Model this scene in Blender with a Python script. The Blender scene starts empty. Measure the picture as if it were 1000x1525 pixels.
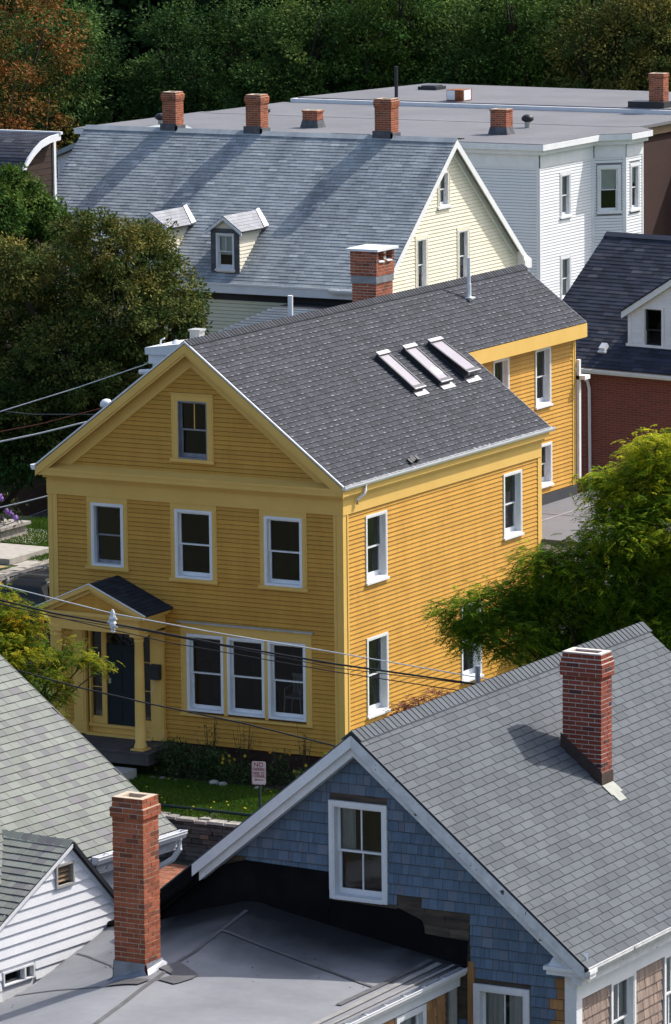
import bpy, math, random
import numpy as np
from mathutils import Matrix, Vector, noise
random.seed(7)
rng = np.random.default_rng(7)
scene = bpy.context.scene
COL = scene.collection
R = math.radians

# ------------------------------------------------------------------ camera
CAM = Vector((60.832, -96.298, 23.193))
FOC = 7547.15
_ph, _th, _ro = R(9.104), R(-29.01), R(0.627)
_F = Vector((math.sin(_th)*math.cos(_ph), math.cos(_th)*math.cos(_ph), -math.sin(_ph)))
_R = Vector((math.cos(_th), -math.sin(_th), 0))
_U = _R.cross(_F)
_R2 = _R*math.cos(_ro) - _U*math.sin(_ro)
_U2 = _U*math.cos(_ro) + _R*math.sin(_ro)
cd = bpy.data.cameras.new('camera')
cam = bpy.data.objects.new('camera', cd); COL.objects.link(cam)
M = Matrix.Identity(4)
for i in range(3):
    M[i][0] = _R2[i]; M[i][1] = _U2[i]; M[i][2] = -_F[i]; M[i][3] = CAM[i]
cam.matrix_world = M
cd.sensor_fit = 'HORIZONTAL'; cd.sensor_width = 36.0
cd.lens = 36.0*FOC/1000.0
cd.clip_start = 1.0; cd.clip_end = 3000.0
scene.camera = cam

# ------------------------------------------------------------------ light
SUN_AZ, SUN_EL = 60.5, 46.5          # degrees, azimuth counter-clockwise from +x
w = bpy.data.worlds.new('World'); scene.world = w; w.use_nodes = True
nt = w.node_tree; nt.nodes.clear()
sky = nt.nodes.new('ShaderNodeTexSky'); sky.sky_type = 'NISHITA'; sky.sun_disc = False
sky.sun_elevation = R(SUN_EL); sky.sun_rotation = R(90-SUN_AZ)
sky.air_density = 1.0; sky.dust_density = 3.0; sky.ozone_density = 0.6
bg = nt.nodes.new('ShaderNodeBackground'); bg.inputs[1].default_value = 0.15
wo = nt.nodes.new('ShaderNodeOutputWorld')
nt.links.new(sky.outputs[0], bg.inputs[0]); nt.links.new(bg.outputs[0], wo.inputs[0])
sl = bpy.data.lights.new('sun', 'SUN'); sl.energy = 3.55; sl.angle = R(0.5); sl.color = (1.0, 0.955, 0.885)
sun = bpy.data.objects.new('sun', sl); COL.objects.link(sun)
sd = Vector((math.cos(R(SUN_AZ))*math.cos(R(SUN_EL)), math.sin(R(SUN_AZ))*math.cos(R(SUN_EL)), math.sin(R(SUN_EL))))
sun.rotation_euler = sd.to_track_quat('Z', 'Y').to_euler()
scene.view_settings.view_transform = 'Standard'; scene.view_settings.look = 'None'
scene.view_settings.exposure = 0.62; scene.view_settings.gamma = 1.0
scene.view_settings.use_curve_mapping = False
scene.cycles.max_bounces = 6; scene.cycles.diffuse_bounces = 3; scene.cycles.glossy_bounces = 3
scene.cycles.transparent_max_bounces = 8; scene.cycles.caustics_reflective = False; scene.cycles.caustics_refractive = False

# ------------------------------------------------------------------ materials
MATS = {}
def mat(name, col, col2=None, scale=2.0, rough=0.8, bump=0.0, bscale=30.0, tone=0.0, hue=None, hue_amt=0.5,
        metal=0.0, spec=0.3, stretch=(1, 1, 1), chips=None, lines=None, transl=0.0, contrast=(0.35, 0.65)):
    """Procedural material: colour mottling by world position, tone per piece, fine bump."""
    m = bpy.data.materials.new(name); m.use_nodes = True
    n = m.node_tree.nodes; L = m.node_tree.links
    b = n['Principled BSDF']; out = n['Material Output']
    b.inputs['Roughness'].default_value = rough; b.inputs['Metallic'].default_value = metal
    b.inputs['Specular IOR Level'].default_value = spec
    geo = n.new('ShaderNodeNewGeometry')
    mp = n.new('ShaderNodeVectorMath'); mp.operation = 'MULTIPLY'; mp.inputs[1].default_value = stretch
    L.new(geo.outputs['Position'], mp.inputs[0])
    def noise_(sc, det=5, dist=0.0):
        t = n.new('ShaderNodeTexNoise'); t.inputs['Scale'].default_value = sc; t.inputs['Detail'].default_value = det
        t.inputs['Roughness'].default_value = 0.6; t.inputs['Distortion'].default_value = dist
        L.new(mp.outputs[0], t.inputs['Vector']); return t.outputs['Fac']
    def ramp(src, a, bb):
        r = n.new('ShaderNodeMapRange'); r.inputs[1].default_value = a; r.inputs[2].default_value = bb
        L.new(src, r.inputs[0]); return r.outputs[0]
    def mixc(f, a, bcol):
        x = n.new('ShaderNodeMix'); x.data_type = 'RGBA'
        if isinstance(f, float): x.inputs[0].default_value = f
        else: L.new(f, x.inputs[0])
        for s, v in ((6, a), (7, bcol)):
            if isinstance(v, tuple): x.inputs[s].default_value = (*v, 1)
            else: L.new(v, x.inputs[s])
        return x.outputs[2]
    c2 = col2 if col2 else tuple(x*0.82 for x in col)
    c = mixc(ramp(noise_(scale), *contrast), col, c2)
    if tone or hue:
        at = n.new('ShaderNodeAttribute'); at.attribute_name = 'tone'
        oi = n.new('ShaderNodeObjectInfo')
        ad = n.new('ShaderNodeMath'); ad.operation = 'ADD'; L.new(at.outputs['Fac'], ad.inputs[0]); L.new(oi.outputs['Random'], ad.inputs[1])
        fr = n.new('ShaderNodeMath'); fr.operation = 'FRACT'; L.new(ad.outputs[0], fr.inputs[0])
        if hue:
            m7 = n.new('ShaderNodeMath'); m7.operation = 'MULTIPLY'; m7.inputs[1].default_value = 7.31; L.new(fr.outputs[0], m7.inputs[0])
            f7 = n.new('ShaderNodeMath'); f7.operation = 'FRACT'; L.new(m7.outputs[0], f7.inputs[0])
            c = mixc(ramp(f7.outputs[0], 1.0-hue_amt, 1.0), c, hue)
        mr = n.new('ShaderNodeMapRange'); mr.inputs[3].default_value = 1-tone; mr.inputs[4].default_value = 1+tone
        L.new(fr.outputs[0], mr.inputs[0])
        vm = n.new('ShaderNodeVectorMath'); vm.operation = 'SCALE'; L.new(c, vm.inputs[0]); L.new(mr.outputs[0], vm.inputs['Scale'])
        c = vm.outputs[0]
    fine = noise_(bscale, 6)
    c = mixc(ramp(fine, 0.3, 0.8), c, mixc(0.22, c, tuple(x*0.35 for x in col)))
    if chips:
        cc, thr, sc = chips
        c = mixc(ramp(noise_(sc, 3, 0.4), thr, thr+0.025), c, cc)
    L.new(c, b.inputs['Base Color'])
    if bump:
        bp = n.new('ShaderNodeBump'); bp.inputs['Strength'].default_value = bump; bp.inputs['Distance'].default_value = 0.01
        L.new(fine, bp.inputs['Height']); L.new(bp.outputs[0], b.inputs['Normal'])
    if transl:
        tr = n.new('ShaderNodeBsdfTranslucent'); L.new(c, tr.inputs[0])
        mx = n.new('ShaderNodeMixShader'); mx.inputs[0].default_value = transl
        L.new(b.outputs[0], mx.inputs[1]); L.new(tr.outputs[0], mx.inputs[2]); L.new(mx.outputs[0], out.inputs[0])
    m['_c'] = 1
    MATS[name] = m
    return m

def glass_mat(name, tint=(0.55, 0.6, 0.6), refl=0.10, rough=0.03):
    m = bpy.data.materials.new(name); m.use_nodes = True
    n = m.node_tree.nodes; L = m.node_tree.links; n.remove(n['Principled BSDF'])
    t = n.new('ShaderNodeBsdfTransparent'); t.inputs[0].default_value = (*tint, 1)
    g = n.new('ShaderNodeBsdfGlossy'); g.inputs['Roughness'].default_value = rough
    tc = n.new('ShaderNodeNewGeometry'); nz = n.new('ShaderNodeTexNoise'); nz.inputs['Scale'].default_value = 1.3
    L.new(tc.outputs['Position'], nz.inputs['Vector'])
    bp = n.new('ShaderNodeBump'); bp.inputs['Strength'].default_value = 0.12; bp.inputs['Distance'].default_value = 0.05
    L.new(nz.outputs['Fac'], bp.inputs['Height']); L.new(bp.outputs[0], g.inputs['Normal'])
    fr = n.new('ShaderNodeFresnel'); fr.inputs[0].default_value = 1.5
    mx = n.new('ShaderNodeMixShader'); L.new(fr.outputs[0], mx.inputs[0])
    ad = n.new('ShaderNodeMath'); ad.operation = 'MULTIPLY_ADD'; ad.inputs[1].default_value = 0.9; ad.inputs[2].default_value = refl*0.3
    L.new(fr.outputs[0], ad.inputs[0]); L.new(ad.outputs[0], mx.inputs[0])
    L.new(t.outputs[0], mx.inputs[1]); L.new(g.outputs[0], mx.inputs[2]); L.new(mx.outputs[0], n['Material Output'].inputs[0])
    MATS[name] = m; return m

def leaf_mat(name, cols, transl=0.18):
    """Leaf colours picked along the attribute hue (0..1), tone varies each leaf."""
    m = bpy.data.materials.new(name); m.use_nodes = True
    n = m.node_tree.nodes; L = m.node_tree.links; b = n['Principled BSDF']
    b.inputs['Roughness'].default_value = 0.8; b.inputs['Specular IOR Level'].default_value = 0.08
    a = n.new('ShaderNodeAttribute'); a.attribute_name = 'hue'
    cr = n.new('ShaderNodeValToRGB'); cr.color_ramp.elements[0].color = (*cols[0], 1); cr.color_ramp.elements[1].color = (*cols[-1], 1)
    for i, c in enumerate(cols[1:-1]):
        e = cr.color_ramp.elements.new((i+1)/(len(cols)-1)); e.color = (*c, 1)
    L.new(a.outputs['Fac'], cr.inputs[0])
    t = n.new('ShaderNodeAttribute'); t.attribute_name = 'tone'
    mr = n.new('ShaderNodeMapRange'); mr.inputs[3].default_value = 0.6; mr.inputs[4].default_value = 1.4; L.new(t.outputs['Fac'], mr.inputs[0])
    vm = n.new('ShaderNodeVectorMath'); vm.operation = 'SCALE'; L.new(cr.outputs[0], vm.inputs[0]); L.new(mr.outputs[0], vm.inputs['Scale'])
    L.new(vm.outputs[0], b.inputs['Base Color'])
    tr = n.new('ShaderNodeBsdfTranslucent'); L.new(vm.outputs[0], tr.inputs[0])
    mx = n.new('ShaderNodeMixShader'); mx.inputs[0].default_value = transl
    L.new(b.outputs[0], mx.inputs[1]); L.new(tr.outputs[0], mx.inputs[2]); L.new(mx.outputs[0], n['Material Output'].inputs[0])
    MATS[name] = m; return m

mat('yellow_paint', (0.575, 0.298, 0.046), (0.52, 0.262, 0.038), scale=1.6, rough=0.62, tone=0.07, bscale=9, stretch=(1, 1, .3), contrast=(.42, .62))
mat('yellow_gap_shadow', (0.10, 0.05, 0.012), rough=0.9)  # dark wall colour behind clapboards stands in for the shadow under each board
mat('grey_gap_shadow', (0.22, 0.225, 0.24), rough=0.9)  # grey painted behind white clapboards as their shadow lines
mat('cream_gap_shadow', (0.26, 0.235, 0.16), rough=0.9)  # cream darkened so the gaps between clapboards look shadowed
mat('yellow_trim', (0.76, 0.485, 0.135), (0.71, 0.445, 0.118), scale=1.5, rough=0.6, bscale=50)
mat('white_trim', (0.80, 0.81, 0.83), (0.72, 0.735, 0.765), scale=3, rough=0.55, bscale=40)
mat('white_vinyl', (0.79, 0.80, 0.83), (0.74, 0.755, 0.79), scale=2.5, rough=0.55, tone=0.03)
mat('white_peeling', (0.72, 0.73, 0.75), (0.56, 0.57, 0.59), scale=6, rough=0.7, chips=((0.05, 0.045, 0.04), 0.665, 9.0), bump=0.3)
mat('cream_paint', (0.82, 0.765, 0.62), (0.77, 0.72, 0.575), scale=1.5, rough=0.65, tone=0.03)
mat('bluegrey_shingle', (0.15, 0.18, 0.205), (0.11, 0.135, 0.16), scale=1.2, rough=0.9, tone=0.15)
mat('cream_shade_siding', (0.82, 0.79, 0.60), (0.76, 0.73, 0.55), scale=1.5, rough=0.7, tone=0.04)  # separate cream for the shaded wall, colour lightened against the shade
mat('shingle_fleck', (0.19, 0.20, 0.235), (0.14, 0.15, 0.175), rough=0.9, tone=0.25)
mat('charcoal_shingle', (0.050, 0.054, 0.066), (0.040, 0.043, 0.053), scale=2.2, rough=0.92, tone=0.22, hue=(0.038, 0.04, 0.048), hue_amt=0.35, bump=0.5, bscale=90)
mat('shingle_underlay', (0.035, 0.035, 0.04), rough=0.95)
mat('grey_shingle', (0.108, 0.120, 0.134), (0.086, 0.097, 0.110), scale=1.1, rough=0.92, tone=0.13, bump=0.5, bscale=110)
mat('pale_shingle', (0.225, 0.24, 0.215), (0.195, 0.21, 0.185), scale=1.1, rough=0.92, tone=0.14, hue=(0.165, 0.16, 0.17), hue_amt=0.5, bump=0.5, bscale=90)
mat('weathered_shingle', (0.32, 0.355, 0.375), (0.19, 0.215, 0.24), scale=0.55, rough=0.9, tone=0.16, stretch=(1.6, 0.35, 0.35), bscale=20, contrast=(0.42, 0.66), hue=(0.40, 0.43, 0.44), hue_amt=0.10)
mat('blueblack_shingle', (0.030, 0.036, 0.055), (0.024, 0.028, 0.045), scale=1.5, rough=0.9, tone=0.35, hue=(0.065, 0.068, 0.085), hue_amt=0.25)
mat('porch_shingle', (0.022, 0.025, 0.033), rough=0.95, tone=0.35)
mat('light_dormer_roof', (0.34, 0.35, 0.38), (0.28, 0.29, 0.31), scale=3, rough=0.85, tone=0.1)
mat('blue_cedar', (0.118, 0.178, 0.258), (0.108, 0.148, 0.205), scale=2.5, rough=0.85, tone=0.15, hue=(0.155, 0.175, 0.225), hue_amt=0.3, stretch=(6, 6, 0.8), bump=0.5, bscale=25)
mat('tan_cedar', (0.36, 0.27, 0.225), (0.22, 0.165, 0.14), scale=2.2, rough=0.9, tone=0.15, stretch=(6, 6, 1), bump=0.5, bscale=20)
mat('raw_cedar', (0.40, 0.21, 0.085), (0.27, 0.14, 0.06), scale=2, rough=0.85, tone=0.22, stretch=(6, 6, 1), bump=0.4, bscale=20)
mat('old_board', (0.105, 0.08, 0.06), (0.045, 0.035, 0.03), scale=3, rough=0.9, tone=0.3, stretch=(1, 1, 5), bump=0.5)
mat('black_tar', (0.006, 0.006, 0.007), (0.013, 0.013, 0.014), scale=1.3, rough=0.9, spec=0.08, bump=0.6, bscale=6, contrast=(0.5, 0.75))
mat('brick_red', (0.36, 0.105, 0.05), (0.29, 0.08, 0.04), scale=9, rough=0.9, tone=0.25, hue=(0.12, 0.045, 0.032), hue_amt=0.18, bump=0.8, bscale=60)
mat('brick_dark', (0.27, 0.060, 0.036), (0.22, 0.05, 0.03), scale=9, rough=0.9, tone=0.16, hue=(0.06, 0.026, 0.026), hue_amt=0.14, bump=0.6, bscale=60)
mat('mortar', (0.56, 0.46, 0.35), (0.42, 0.34, 0.26), scale=8, rough=0.95, bump=0.5)
mat('mortar_pale', (0.66, 0.61, 0.56), (0.52, 0.48, 0.44), scale=8, rough=0.95, bump=0.5)
mat('lead_flashing', (0.20, 0.21, 0.24), (0.30, 0.31, 0.35), scale=4, rough=0.45, metal=0.35)
mat('brown_flashing', (0.055, 0.035, 0.032), (0.075, 0.05, 0.045), scale=5, rough=0.5)
mat('dark_metal', (0.03, 0.032, 0.038), rough=0.45)
mat('green_post', (0.018, 0.035, 0.033), rough=0.5)
mat('zinc', (0.50, 0.50, 0.47), (0.40, 0.40, 0.38), scale=6, rough=0.5, metal=0.3)
mat('dull_zinc', (0.36, 0.37, 0.33), (0.30, 0.31, 0.28), scale=8, rough=0.75)
mat('seam_mid', (0.26, 0.255, 0.26), (0.19, 0.19, 0.2), scale=3, rough=0.8)
mat('dark_lead', (0.06, 0.063, 0.075), (0.12, 0.125, 0.14), scale=5, rough=0.6)
mat('rust', (0.17, 0.045, 0.02), (0.30, 0.12, 0.05), scale=6, rough=0.9)
mat('flat_roof_grey', (0.175, 0.175, 0.19), (0.125, 0.126, 0.14), scale=0.35, rough=0.85, bscale=5, contrast=(0.3, 0.75))
mat('asphalt', (0.045, 0.046, 0.052), (0.06, 0.06, 0.066), scale=1.2, rough=0.95, bscale=40, bump=0.3)
mat('ground_soil', (0.06, 0.065, 0.03), (0.05, 0.045, 0.03), scale=0.5, rough=1.0)
mat('lawn_soil', (0.055, 0.10, 0.018), (0.035, 0.06, 0.012), scale=1.3, rough=1.0, bscale=14)
mat('bed_soil', (0.030, 0.022, 0.016), rough=1.0)
mat('granite', (0.42, 0.39, 0.35), (0.33, 0.31, 0.28), scale=5, rough=0.9, bscale=60, tone=0.1)
mat('pale_stone', (0.38, 0.35, 0.31), (0.25, 0.23, 0.21), scale=7, rough=0.9, tone=0.3, bump=0.6)
mat('slate_stone', (0.070, 0.068, 0.068), (0.045, 0.043, 0.043), scale=6, rough=0.85, tone=0.45, hue=(0.11, 0.075, 0.06), hue_amt=0.3, bump=0.7)
mat('foundation_brick', (0.05, 0.024, 0.020), rough=0.95)
mat('foundation_dark', (0.045, 0.046, 0.055), (0.06, 0.06, 0.068), scale=1, rough=0.9)
mat('door_teal', (0.006, 0.014, 0.021), rough=0.6)
mat('porch_floor', (0.075, 0.068, 0.066), (0.055, 0.05, 0.05), scale=3, rough=0.8, tone=0.15)
mat('room_dark', (0.010, 0.0105, 0.012), rough=0.9)  # near-black colour stands in for the darkness of unlit rooms
mat('curtain', (0.62, 0.64, 0.63), (0.48, 0.50, 0.49), scale=4, rough=0.9, stretch=(9, 9, 0.3))
mat('shade_cloth', (0.80, 0.83, 0.80), rough=0.9)
mat('blind_sky_pink', (0.33, 0.305, 0.35), (0.30, 0.28, 0.32), scale=2, rough=0.5, spec=0.2)  # pane colour combines the inner blind with painted sky reflection
mat('dark_green_plastic', (0.015, 0.03, 0.026), rough=0.5)
mat('brown_wall', (0.052, 0.026, 0.022), (0.044, 0.022, 0.019), scale=1.2, rough=0.9)
mat('brown_board', (0.045, 0.028, 0.022), (0.11, 0.06, 0.035), scale=1.3, rough=0.9, stretch=(0.6, 0.6, 5), contrast=(0.5, 0.8))
mat('tan_edge', (0.32, 0.22, 0.13), (0.24, 0.17, 0.11), scale=2, rough=0.9)
mat('bark', (0.055, 0.042, 0.032), (0.035, 0.028, 0.022), scale=5, rough=0.95, stretch=(4, 4, 1), bump=0.8, bscale=14)
mat('stem_green', (0.05, 0.07, 0.03), rough=0.9)
mat('stem_brown', (0.06, 0.035, 0.022), rough=0.9)
mat('car_paint', (0.012, 0.013, 0.016), rough=0.35, spec=0.35)
mat('car_glass', (0.006, 0.007, 0.009), rough=0.2, spec=0.25)
mat('chrome', (0.6, 0.6, 0.62), rough=0.2, metal=0.9)
mat('rubber', (0.015, 0.015, 0.015), rough=0.8)
mat('wire_white', (0.62, 0.64, 0.66), rough=0.5)
mat('wire_black', (0.018, 0.018, 0.02), rough=0.55)
mat('wire_red', (0.18, 0.05, 0.03), rough=0.6)
mat('wire_blue', (0.09, 0.10, 0.14), rough=0.6)
mat('chair_plastic', (0.16, 0.17, 0.17), rough=0.6)
mat('sign_white', (0.66, 0.64, 0.66), rough=0.5)
mat('sign_red', (0.26, 0.012, 0.015), rough=0.5)
mat('sign_pink', (0.50, 0.20, 0.20), rough=0.5)
mat('ornament_white', (0.72, 0.74, 0.76), rough=0.5)
mat('petal_yellow', (0.75, 0.55, 0.03), rough=0.7)
mat('petal_orange', (0.72, 0.27, 0.02), rough=0.7)
mat('petal_purple', (0.36, 0.17, 0.58), rough=0.7, tone=0.3)
mat('brick_paving', (0.30, 0.115, 0.065), (0.21, 0.085, 0.05), scale=2, rough=0.95, tone=0.25)
mat('dry_grass', (0.42, 0.29, 0.15), (0.30, 0.22, 0.11), scale=3, rough=1.0, bscale=30)
mat('skylight_frame', (0.045, 0.047, 0.055), rough=0.45, metal=0.3)
mat('skylight_metal', (0.33, 0.33, 0.36), rough=0.4, metal=0.5)
glass_mat('glass', (0.86, 0.89, 0.89))
glass_mat('glass_dim', (0.72, 0.76, 0.76), 0.16, 0.06)

# red brick wall with courses too far away to tell apart
def brick_wall_mat(name, c1, c2, cm, scale=1.0):
    m = bpy.data.materials.new(name); m.use_nodes = True
    n = m.node_tree.nodes; L = m.node_tree.links; b = n['Principled BSDF']; b.inputs['Roughness'].default_value = 0.9
    g = n.new('ShaderNodeNewGeometry'); s = n.new('ShaderNodeSeparateXYZ'); L.new(g.outputs['Position'], s.inputs[0])
    ad = n.new('ShaderNodeMath'); L.new(s.outputs[0], ad.inputs[0]); L.new(s.outputs[1], ad.inputs[1])
    c = n.new('ShaderNodeCombineXYZ'); L.new(ad.outputs[0], c.inputs[0]); L.new(s.outputs[2], c.inputs[1])
    t = n.new('ShaderNodeTexBrick'); L.new(c.outputs[0], t.inputs['Vector'])
    t.inputs['Color1'].default_value = (*c1, 1); t.inputs['Color2'].default_value = (*c2, 1); t.inputs['Mortar'].default_value = (*cm, 1)
    t.inputs['Scale'].default_value = scale; t.inputs['Brick Width'].default_value = 0.21; t.inputs['Row Height'].default_value = 0.068
    t.inputs['Mortar Size'].default_value = 0.008; t.inputs['Bias'].default_value = -0.2
    L.new(t.outputs[0], b.inputs['Base Color'])
    bp = n.new('ShaderNodeBump'); bp.inputs['Strength'].default_value = 0.5; bp.inputs['Distance'].default_value = 0.01; bp.invert = True
    L.new(t.outputs['Fac'], bp.inputs['Height']); L.new(bp.outputs[0], b.inputs['Normal'])
    MATS[name] = m
brick_wall_mat('far_brick', (0.21, 0.052, 0.036), (0.14, 0.036, 0.027), (0.20, 0.11, 0.09))

# ------------------------------------------------------------------ mesh helpers
WM = {}                                     # world matrix each object is meant to have
def link(o, world, parent=None):
    COL.objects.link(o)
    if parent is not None:
        o.parent = parent; o.matrix_parent_inverse = WM[parent.name].inverted()
    o.matrix_basis = world; WM[o.name] = world.copy()
    return o

def tag(o, label=None, cat=None, group=None, kind=None):
    if label: o['label'] = label
    if cat: o['category'] = cat
    if group: o['group'] = group
    if kind: o['kind'] = kind
    return o

class Thing:
    """Empty at the thing's base; A maps the coordinates its parts are written in to the world."""
    def __init__(s, name, label, cat, base, A=None, group=None):
        s.A = A.copy() if A is not None else Matrix.Identity(4)
        e = bpy.data.objects.new(name, None); e.empty_display_size = 0.3
        rot = s.A.to_3x3().to_4x4()
        link(e, Matrix.Translation(s.A @ Vector(base)) @ rot)
        tag(e, label, cat, group); s.e = e

def frame(o, u, v):
    u = Vector(u).normalized(); v = Vector(v).normalized(); n = u.cross(v)
    m = Matrix.Identity(4)
    for i in range(3):
        m[i][0] = u[i]; m[i][1] = v[i]; m[i][2] = n[i]; m[i][3] = o[i]
    return m
def face_front(x, y, z=0): return frame((x, y, z), (1, 0, 0), (0, 0, 1))     # facing -y
def face_right(x, y, z=0): return frame((x, y, z), (0, 1, 0), (0, 0, 1))     # facing +x
def face_back(x, y, z=0): return frame((x, y, z), (-1, 0, 0), (0, 0, 1))     # facing +y
def face_left(x, y, z=0): return frame((x, y, z), (0, -1, 0), (0, 0, 1))     # facing -x

class MB:
    def __init__(s, F=None): s.v = []; s.f = []; s.m = []; s.t = []; s.F = F; s.tone = 0.0; s.mi = 0
    def add(s, vs, fs):
        b = len(s.v)
        for q in vs: s.v.append(tuple(s.F @ Vector(q)) if s.F is not None else tuple(q))
        for f in fs: s.f.append([b+i for i in f]); s.m.append(s.mi); s.t.append(s.tone)
        return s
    def box(s, a0, b0, c0, a1, b1, c1):
        v = [(a0, b0, c0), (a1, b0, c0), (a1, b1, c0), (a0, b1, c0), (a0, b0, c1), (a1, b0, c1), (a1, b1, c1), (a0, b1, c1)]
        return s.add(v, [(3, 2, 1, 0), (4, 5, 6, 7), (0, 1, 5, 4), (1, 2, 6, 5), (2, 3, 7, 6), (3, 0, 4, 7)])
    def hexa(s, v):
        return s.add(v, [(3, 2, 1, 0), (4, 5, 6, 7), (0, 1, 5, 4), (1, 2, 6, 5), (2, 3, 7, 6), (3, 0, 4, 7)])
    def quad(s, *v): return s.add(v, [tuple(range(len(v)))])
    def extrude(s, poly, d, cap=True):
        """poly: 3D points in order, extruded by vector d"""
        n = len(poly); d = Vector(d)
        v = [tuple(Vector(p)) for p in poly] + [tuple(Vector(p)+d) for p in poly]
        f = [(i, (i+1) % n, n+(i+1) % n, n+i) for i in range(n)]
        if cap: f += [tuple(reversed(range(n))), tuple(range(n, 2*n))]
        return s.add(v, f)
    def tube(s, pts, r, n=8, caps=True):
        pts = [Vector(p) for p in pts]; rs = r if isinstance(r, (list, tuple)) else [r]*len(pts)
        v = []; f = []
        for i, p in enumerate(pts):
            d = (pts[min(i+1, len(pts)-1)] - pts[max(i-1, 0)]).normalized()
            a = d.cross(Vector((0, 0, 1)))
            if a.length < 1e-3: a = d.cross(Vector((1, 0, 0)))
            a.normalize(); b = d.cross(a)
            for k in range(n):
                t = 2*math.pi*k/n
                v.append(tuple(p + (a*math.cos(t)+b*math.sin(t))*rs[i]))
        for i in range(len(pts)-1):
            for k in range(n):
                f.append((i*n+k, i*n+(k+1) % n, (i+1)*n+(k+1) % n, (i+1)*n+k))
        if caps: f += [tuple(reversed(range(n))), tuple(range((len(pts)-1)*n, len(pts)*n))]
        return s.add(v, f)
    def lathe(s, c, prof, n=16):
        v = []; f = []
        for r, z in prof:
            for k in range(n):
                t = 2*math.pi*k/n; v.append((c[0]+r*math.cos(t), c[1]+r*math.sin(t), c[2]+z))
        for i in range(len(prof)-1):
            for k in range(n): f.append((i*n+k, i*n+(k+1) % n, (i+1)*n+(k+1) % n, (i+1)*n+k))
        f += [tuple(reversed(range(n))), tuple(range((len(prof)-1)*n, len(prof)*n))]
        return s.add(v, f)
    def mesh(s, name, mats):
        me = bpy.data.meshes.new(name); me.from_pydata(s.v, [], s.f); me.update()
        for m in (mats if isinstance(mats, (list, tuple)) else [mats]): me.materials.append(MATS[m])
        if any(s.m): me.polygons.foreach_set('material_index', s.m)
        if any(s.t):
            a = me.attributes.new('tone', 'FLOAT', 'FACE'); a.data.foreach_set('value', s.t)
        return me
    def build(s, name, mats, T=None, parent=None, smooth=False, kind=None, label=None):
        me = s.mesh(name, mats)
        if smooth:
            for p in me.polygons: p.use_smooth = True
        o = bpy.data.objects.new(name, me)
        link(o, T.A if T else Matrix.Identity(4), parent if parent is not None else (T.e if T else None))
        tag(o, label, kind=kind)
        return o

def px(p):
    d = Vector(p)-CAM; z = d.dot(_F)
    return 500+FOC*d.dot(_R2)/z, 762.5-FOC*d.dot(_U2)/z, z

_wedges = {}
def wedge(t, m, solid=False):
    k = (round(t, 4), m, solid)
    if k not in _wedges:
        b = MB(); tt = t if solid else t*0.15
        b.add([(0, 0, -.004), (1, 0, -.004), (1, 1, -.004), (0, 1, -.004), (0, 0, t), (1, 0, t), (1, 1, tt), (0, 1, tt)],
              [(4, 5, 6, 7), (0, 1, 5, 4), (1, 2, 6, 5), (2, 3, 7, 6), (3, 0, 4, 7)])
        _wedges[k] = b.mesh('piece', m)
    return _wedges[k]

def pieces(name, T, parent, F, rects, t, m, limit=300, jit=0.0, solid=False, stuff=None, tilt=0.0):
    """rects (u0,u1,v0,v1) in frame F; the ones that show largest are parts, the rest one joined part."""
    W0 = T.A @ F; sc = []
    for r in rects:
        x, y, z = px(W0 @ Vector(((r[0]+r[1])/2, (r[2]+r[3])/2, 0)))
        inv = 0 if (-20 < x < 1020 and -20 < y < 1545) else 1
        sc.append((inv, -(r[1]-r[0])*(r[3]-r[2])/z/z))
    order = sorted(range(len(rects)), key=lambda i: sc[i])
    single = [i for i in order[:limit] if sc[i][0] == 0] if limit else []
    ss = set(single)
    me = wedge(t, m, solid)
    for i in single:
        u0, u1, v0, v1 = rects[i][:4]
        o = bpy.data.objects.new(name, me)
        j = random.uniform(-jit, jit)
        Mx = W0 @ Matrix.Translation((u0, v0, j)) @ Matrix.Rotation(random.uniform(-tilt, tilt), 4, 'Z') @ Matrix.Diagonal((u1-u0, v1-v0, 1, 1))
        link(o, Mx, parent)
    rest = [i for i in order if i not in ss]
    if rest:
        b = MB(F); tt = t if solid else t*0.15
        for i in rest:
            u0, u1, v0, v1 = rects[i][:4]; b.tone = random.random()*0.98+0.01; j = random.uniform(-jit, jit)
            b.add([(u0, v0, -.004+j), (u1, v0, -.004+j), (u1, v1, -.004+j), (u0, v1, -.004+j), (u0, v0, t+j), (u1, v0, t+j), (u1, v1, tt+j), (u0, v1, tt+j)],
                  [(4, 5, 6, 7), (0, 1, 5, 4), (1, 2, 6, 5), (2, 3, 7, 6), (3, 0, 4, 7)])
        b.build(stuff or (name+'_field'), m, T, parent, kind='stuff')

def span_at(bp, v):
    for i in range(len(bp)-1):
        a, b = bp[i], bp[i+1]
        if a[0] <= v <= b[0]:
            k = (v-a[0])/(b[0]-a[0]) if b[0] > a[0] else 0
            return a[1]+(b[1]-a[1])*k, a[2]+(b[2]-a[2])*k
    return None

def cut(l, r, v0, v1, holes, share=0.35):
    segs = [(l, r)]
    for h in holes:                          # hole (u0,u1,v0,v1)
        ov = min(v1, h[3])-max(v0, h[2])
        if ov > share*(v1-v0):
            ns = []
            for a, b in segs:
                if h[1] <= a or h[0] >= b: ns.append((a, b)); continue
                if h[0] > a: ns.append((a, h[0]))
                if h[1] < b: ns.append((h[1], b))
            segs = ns
    return segs

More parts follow.
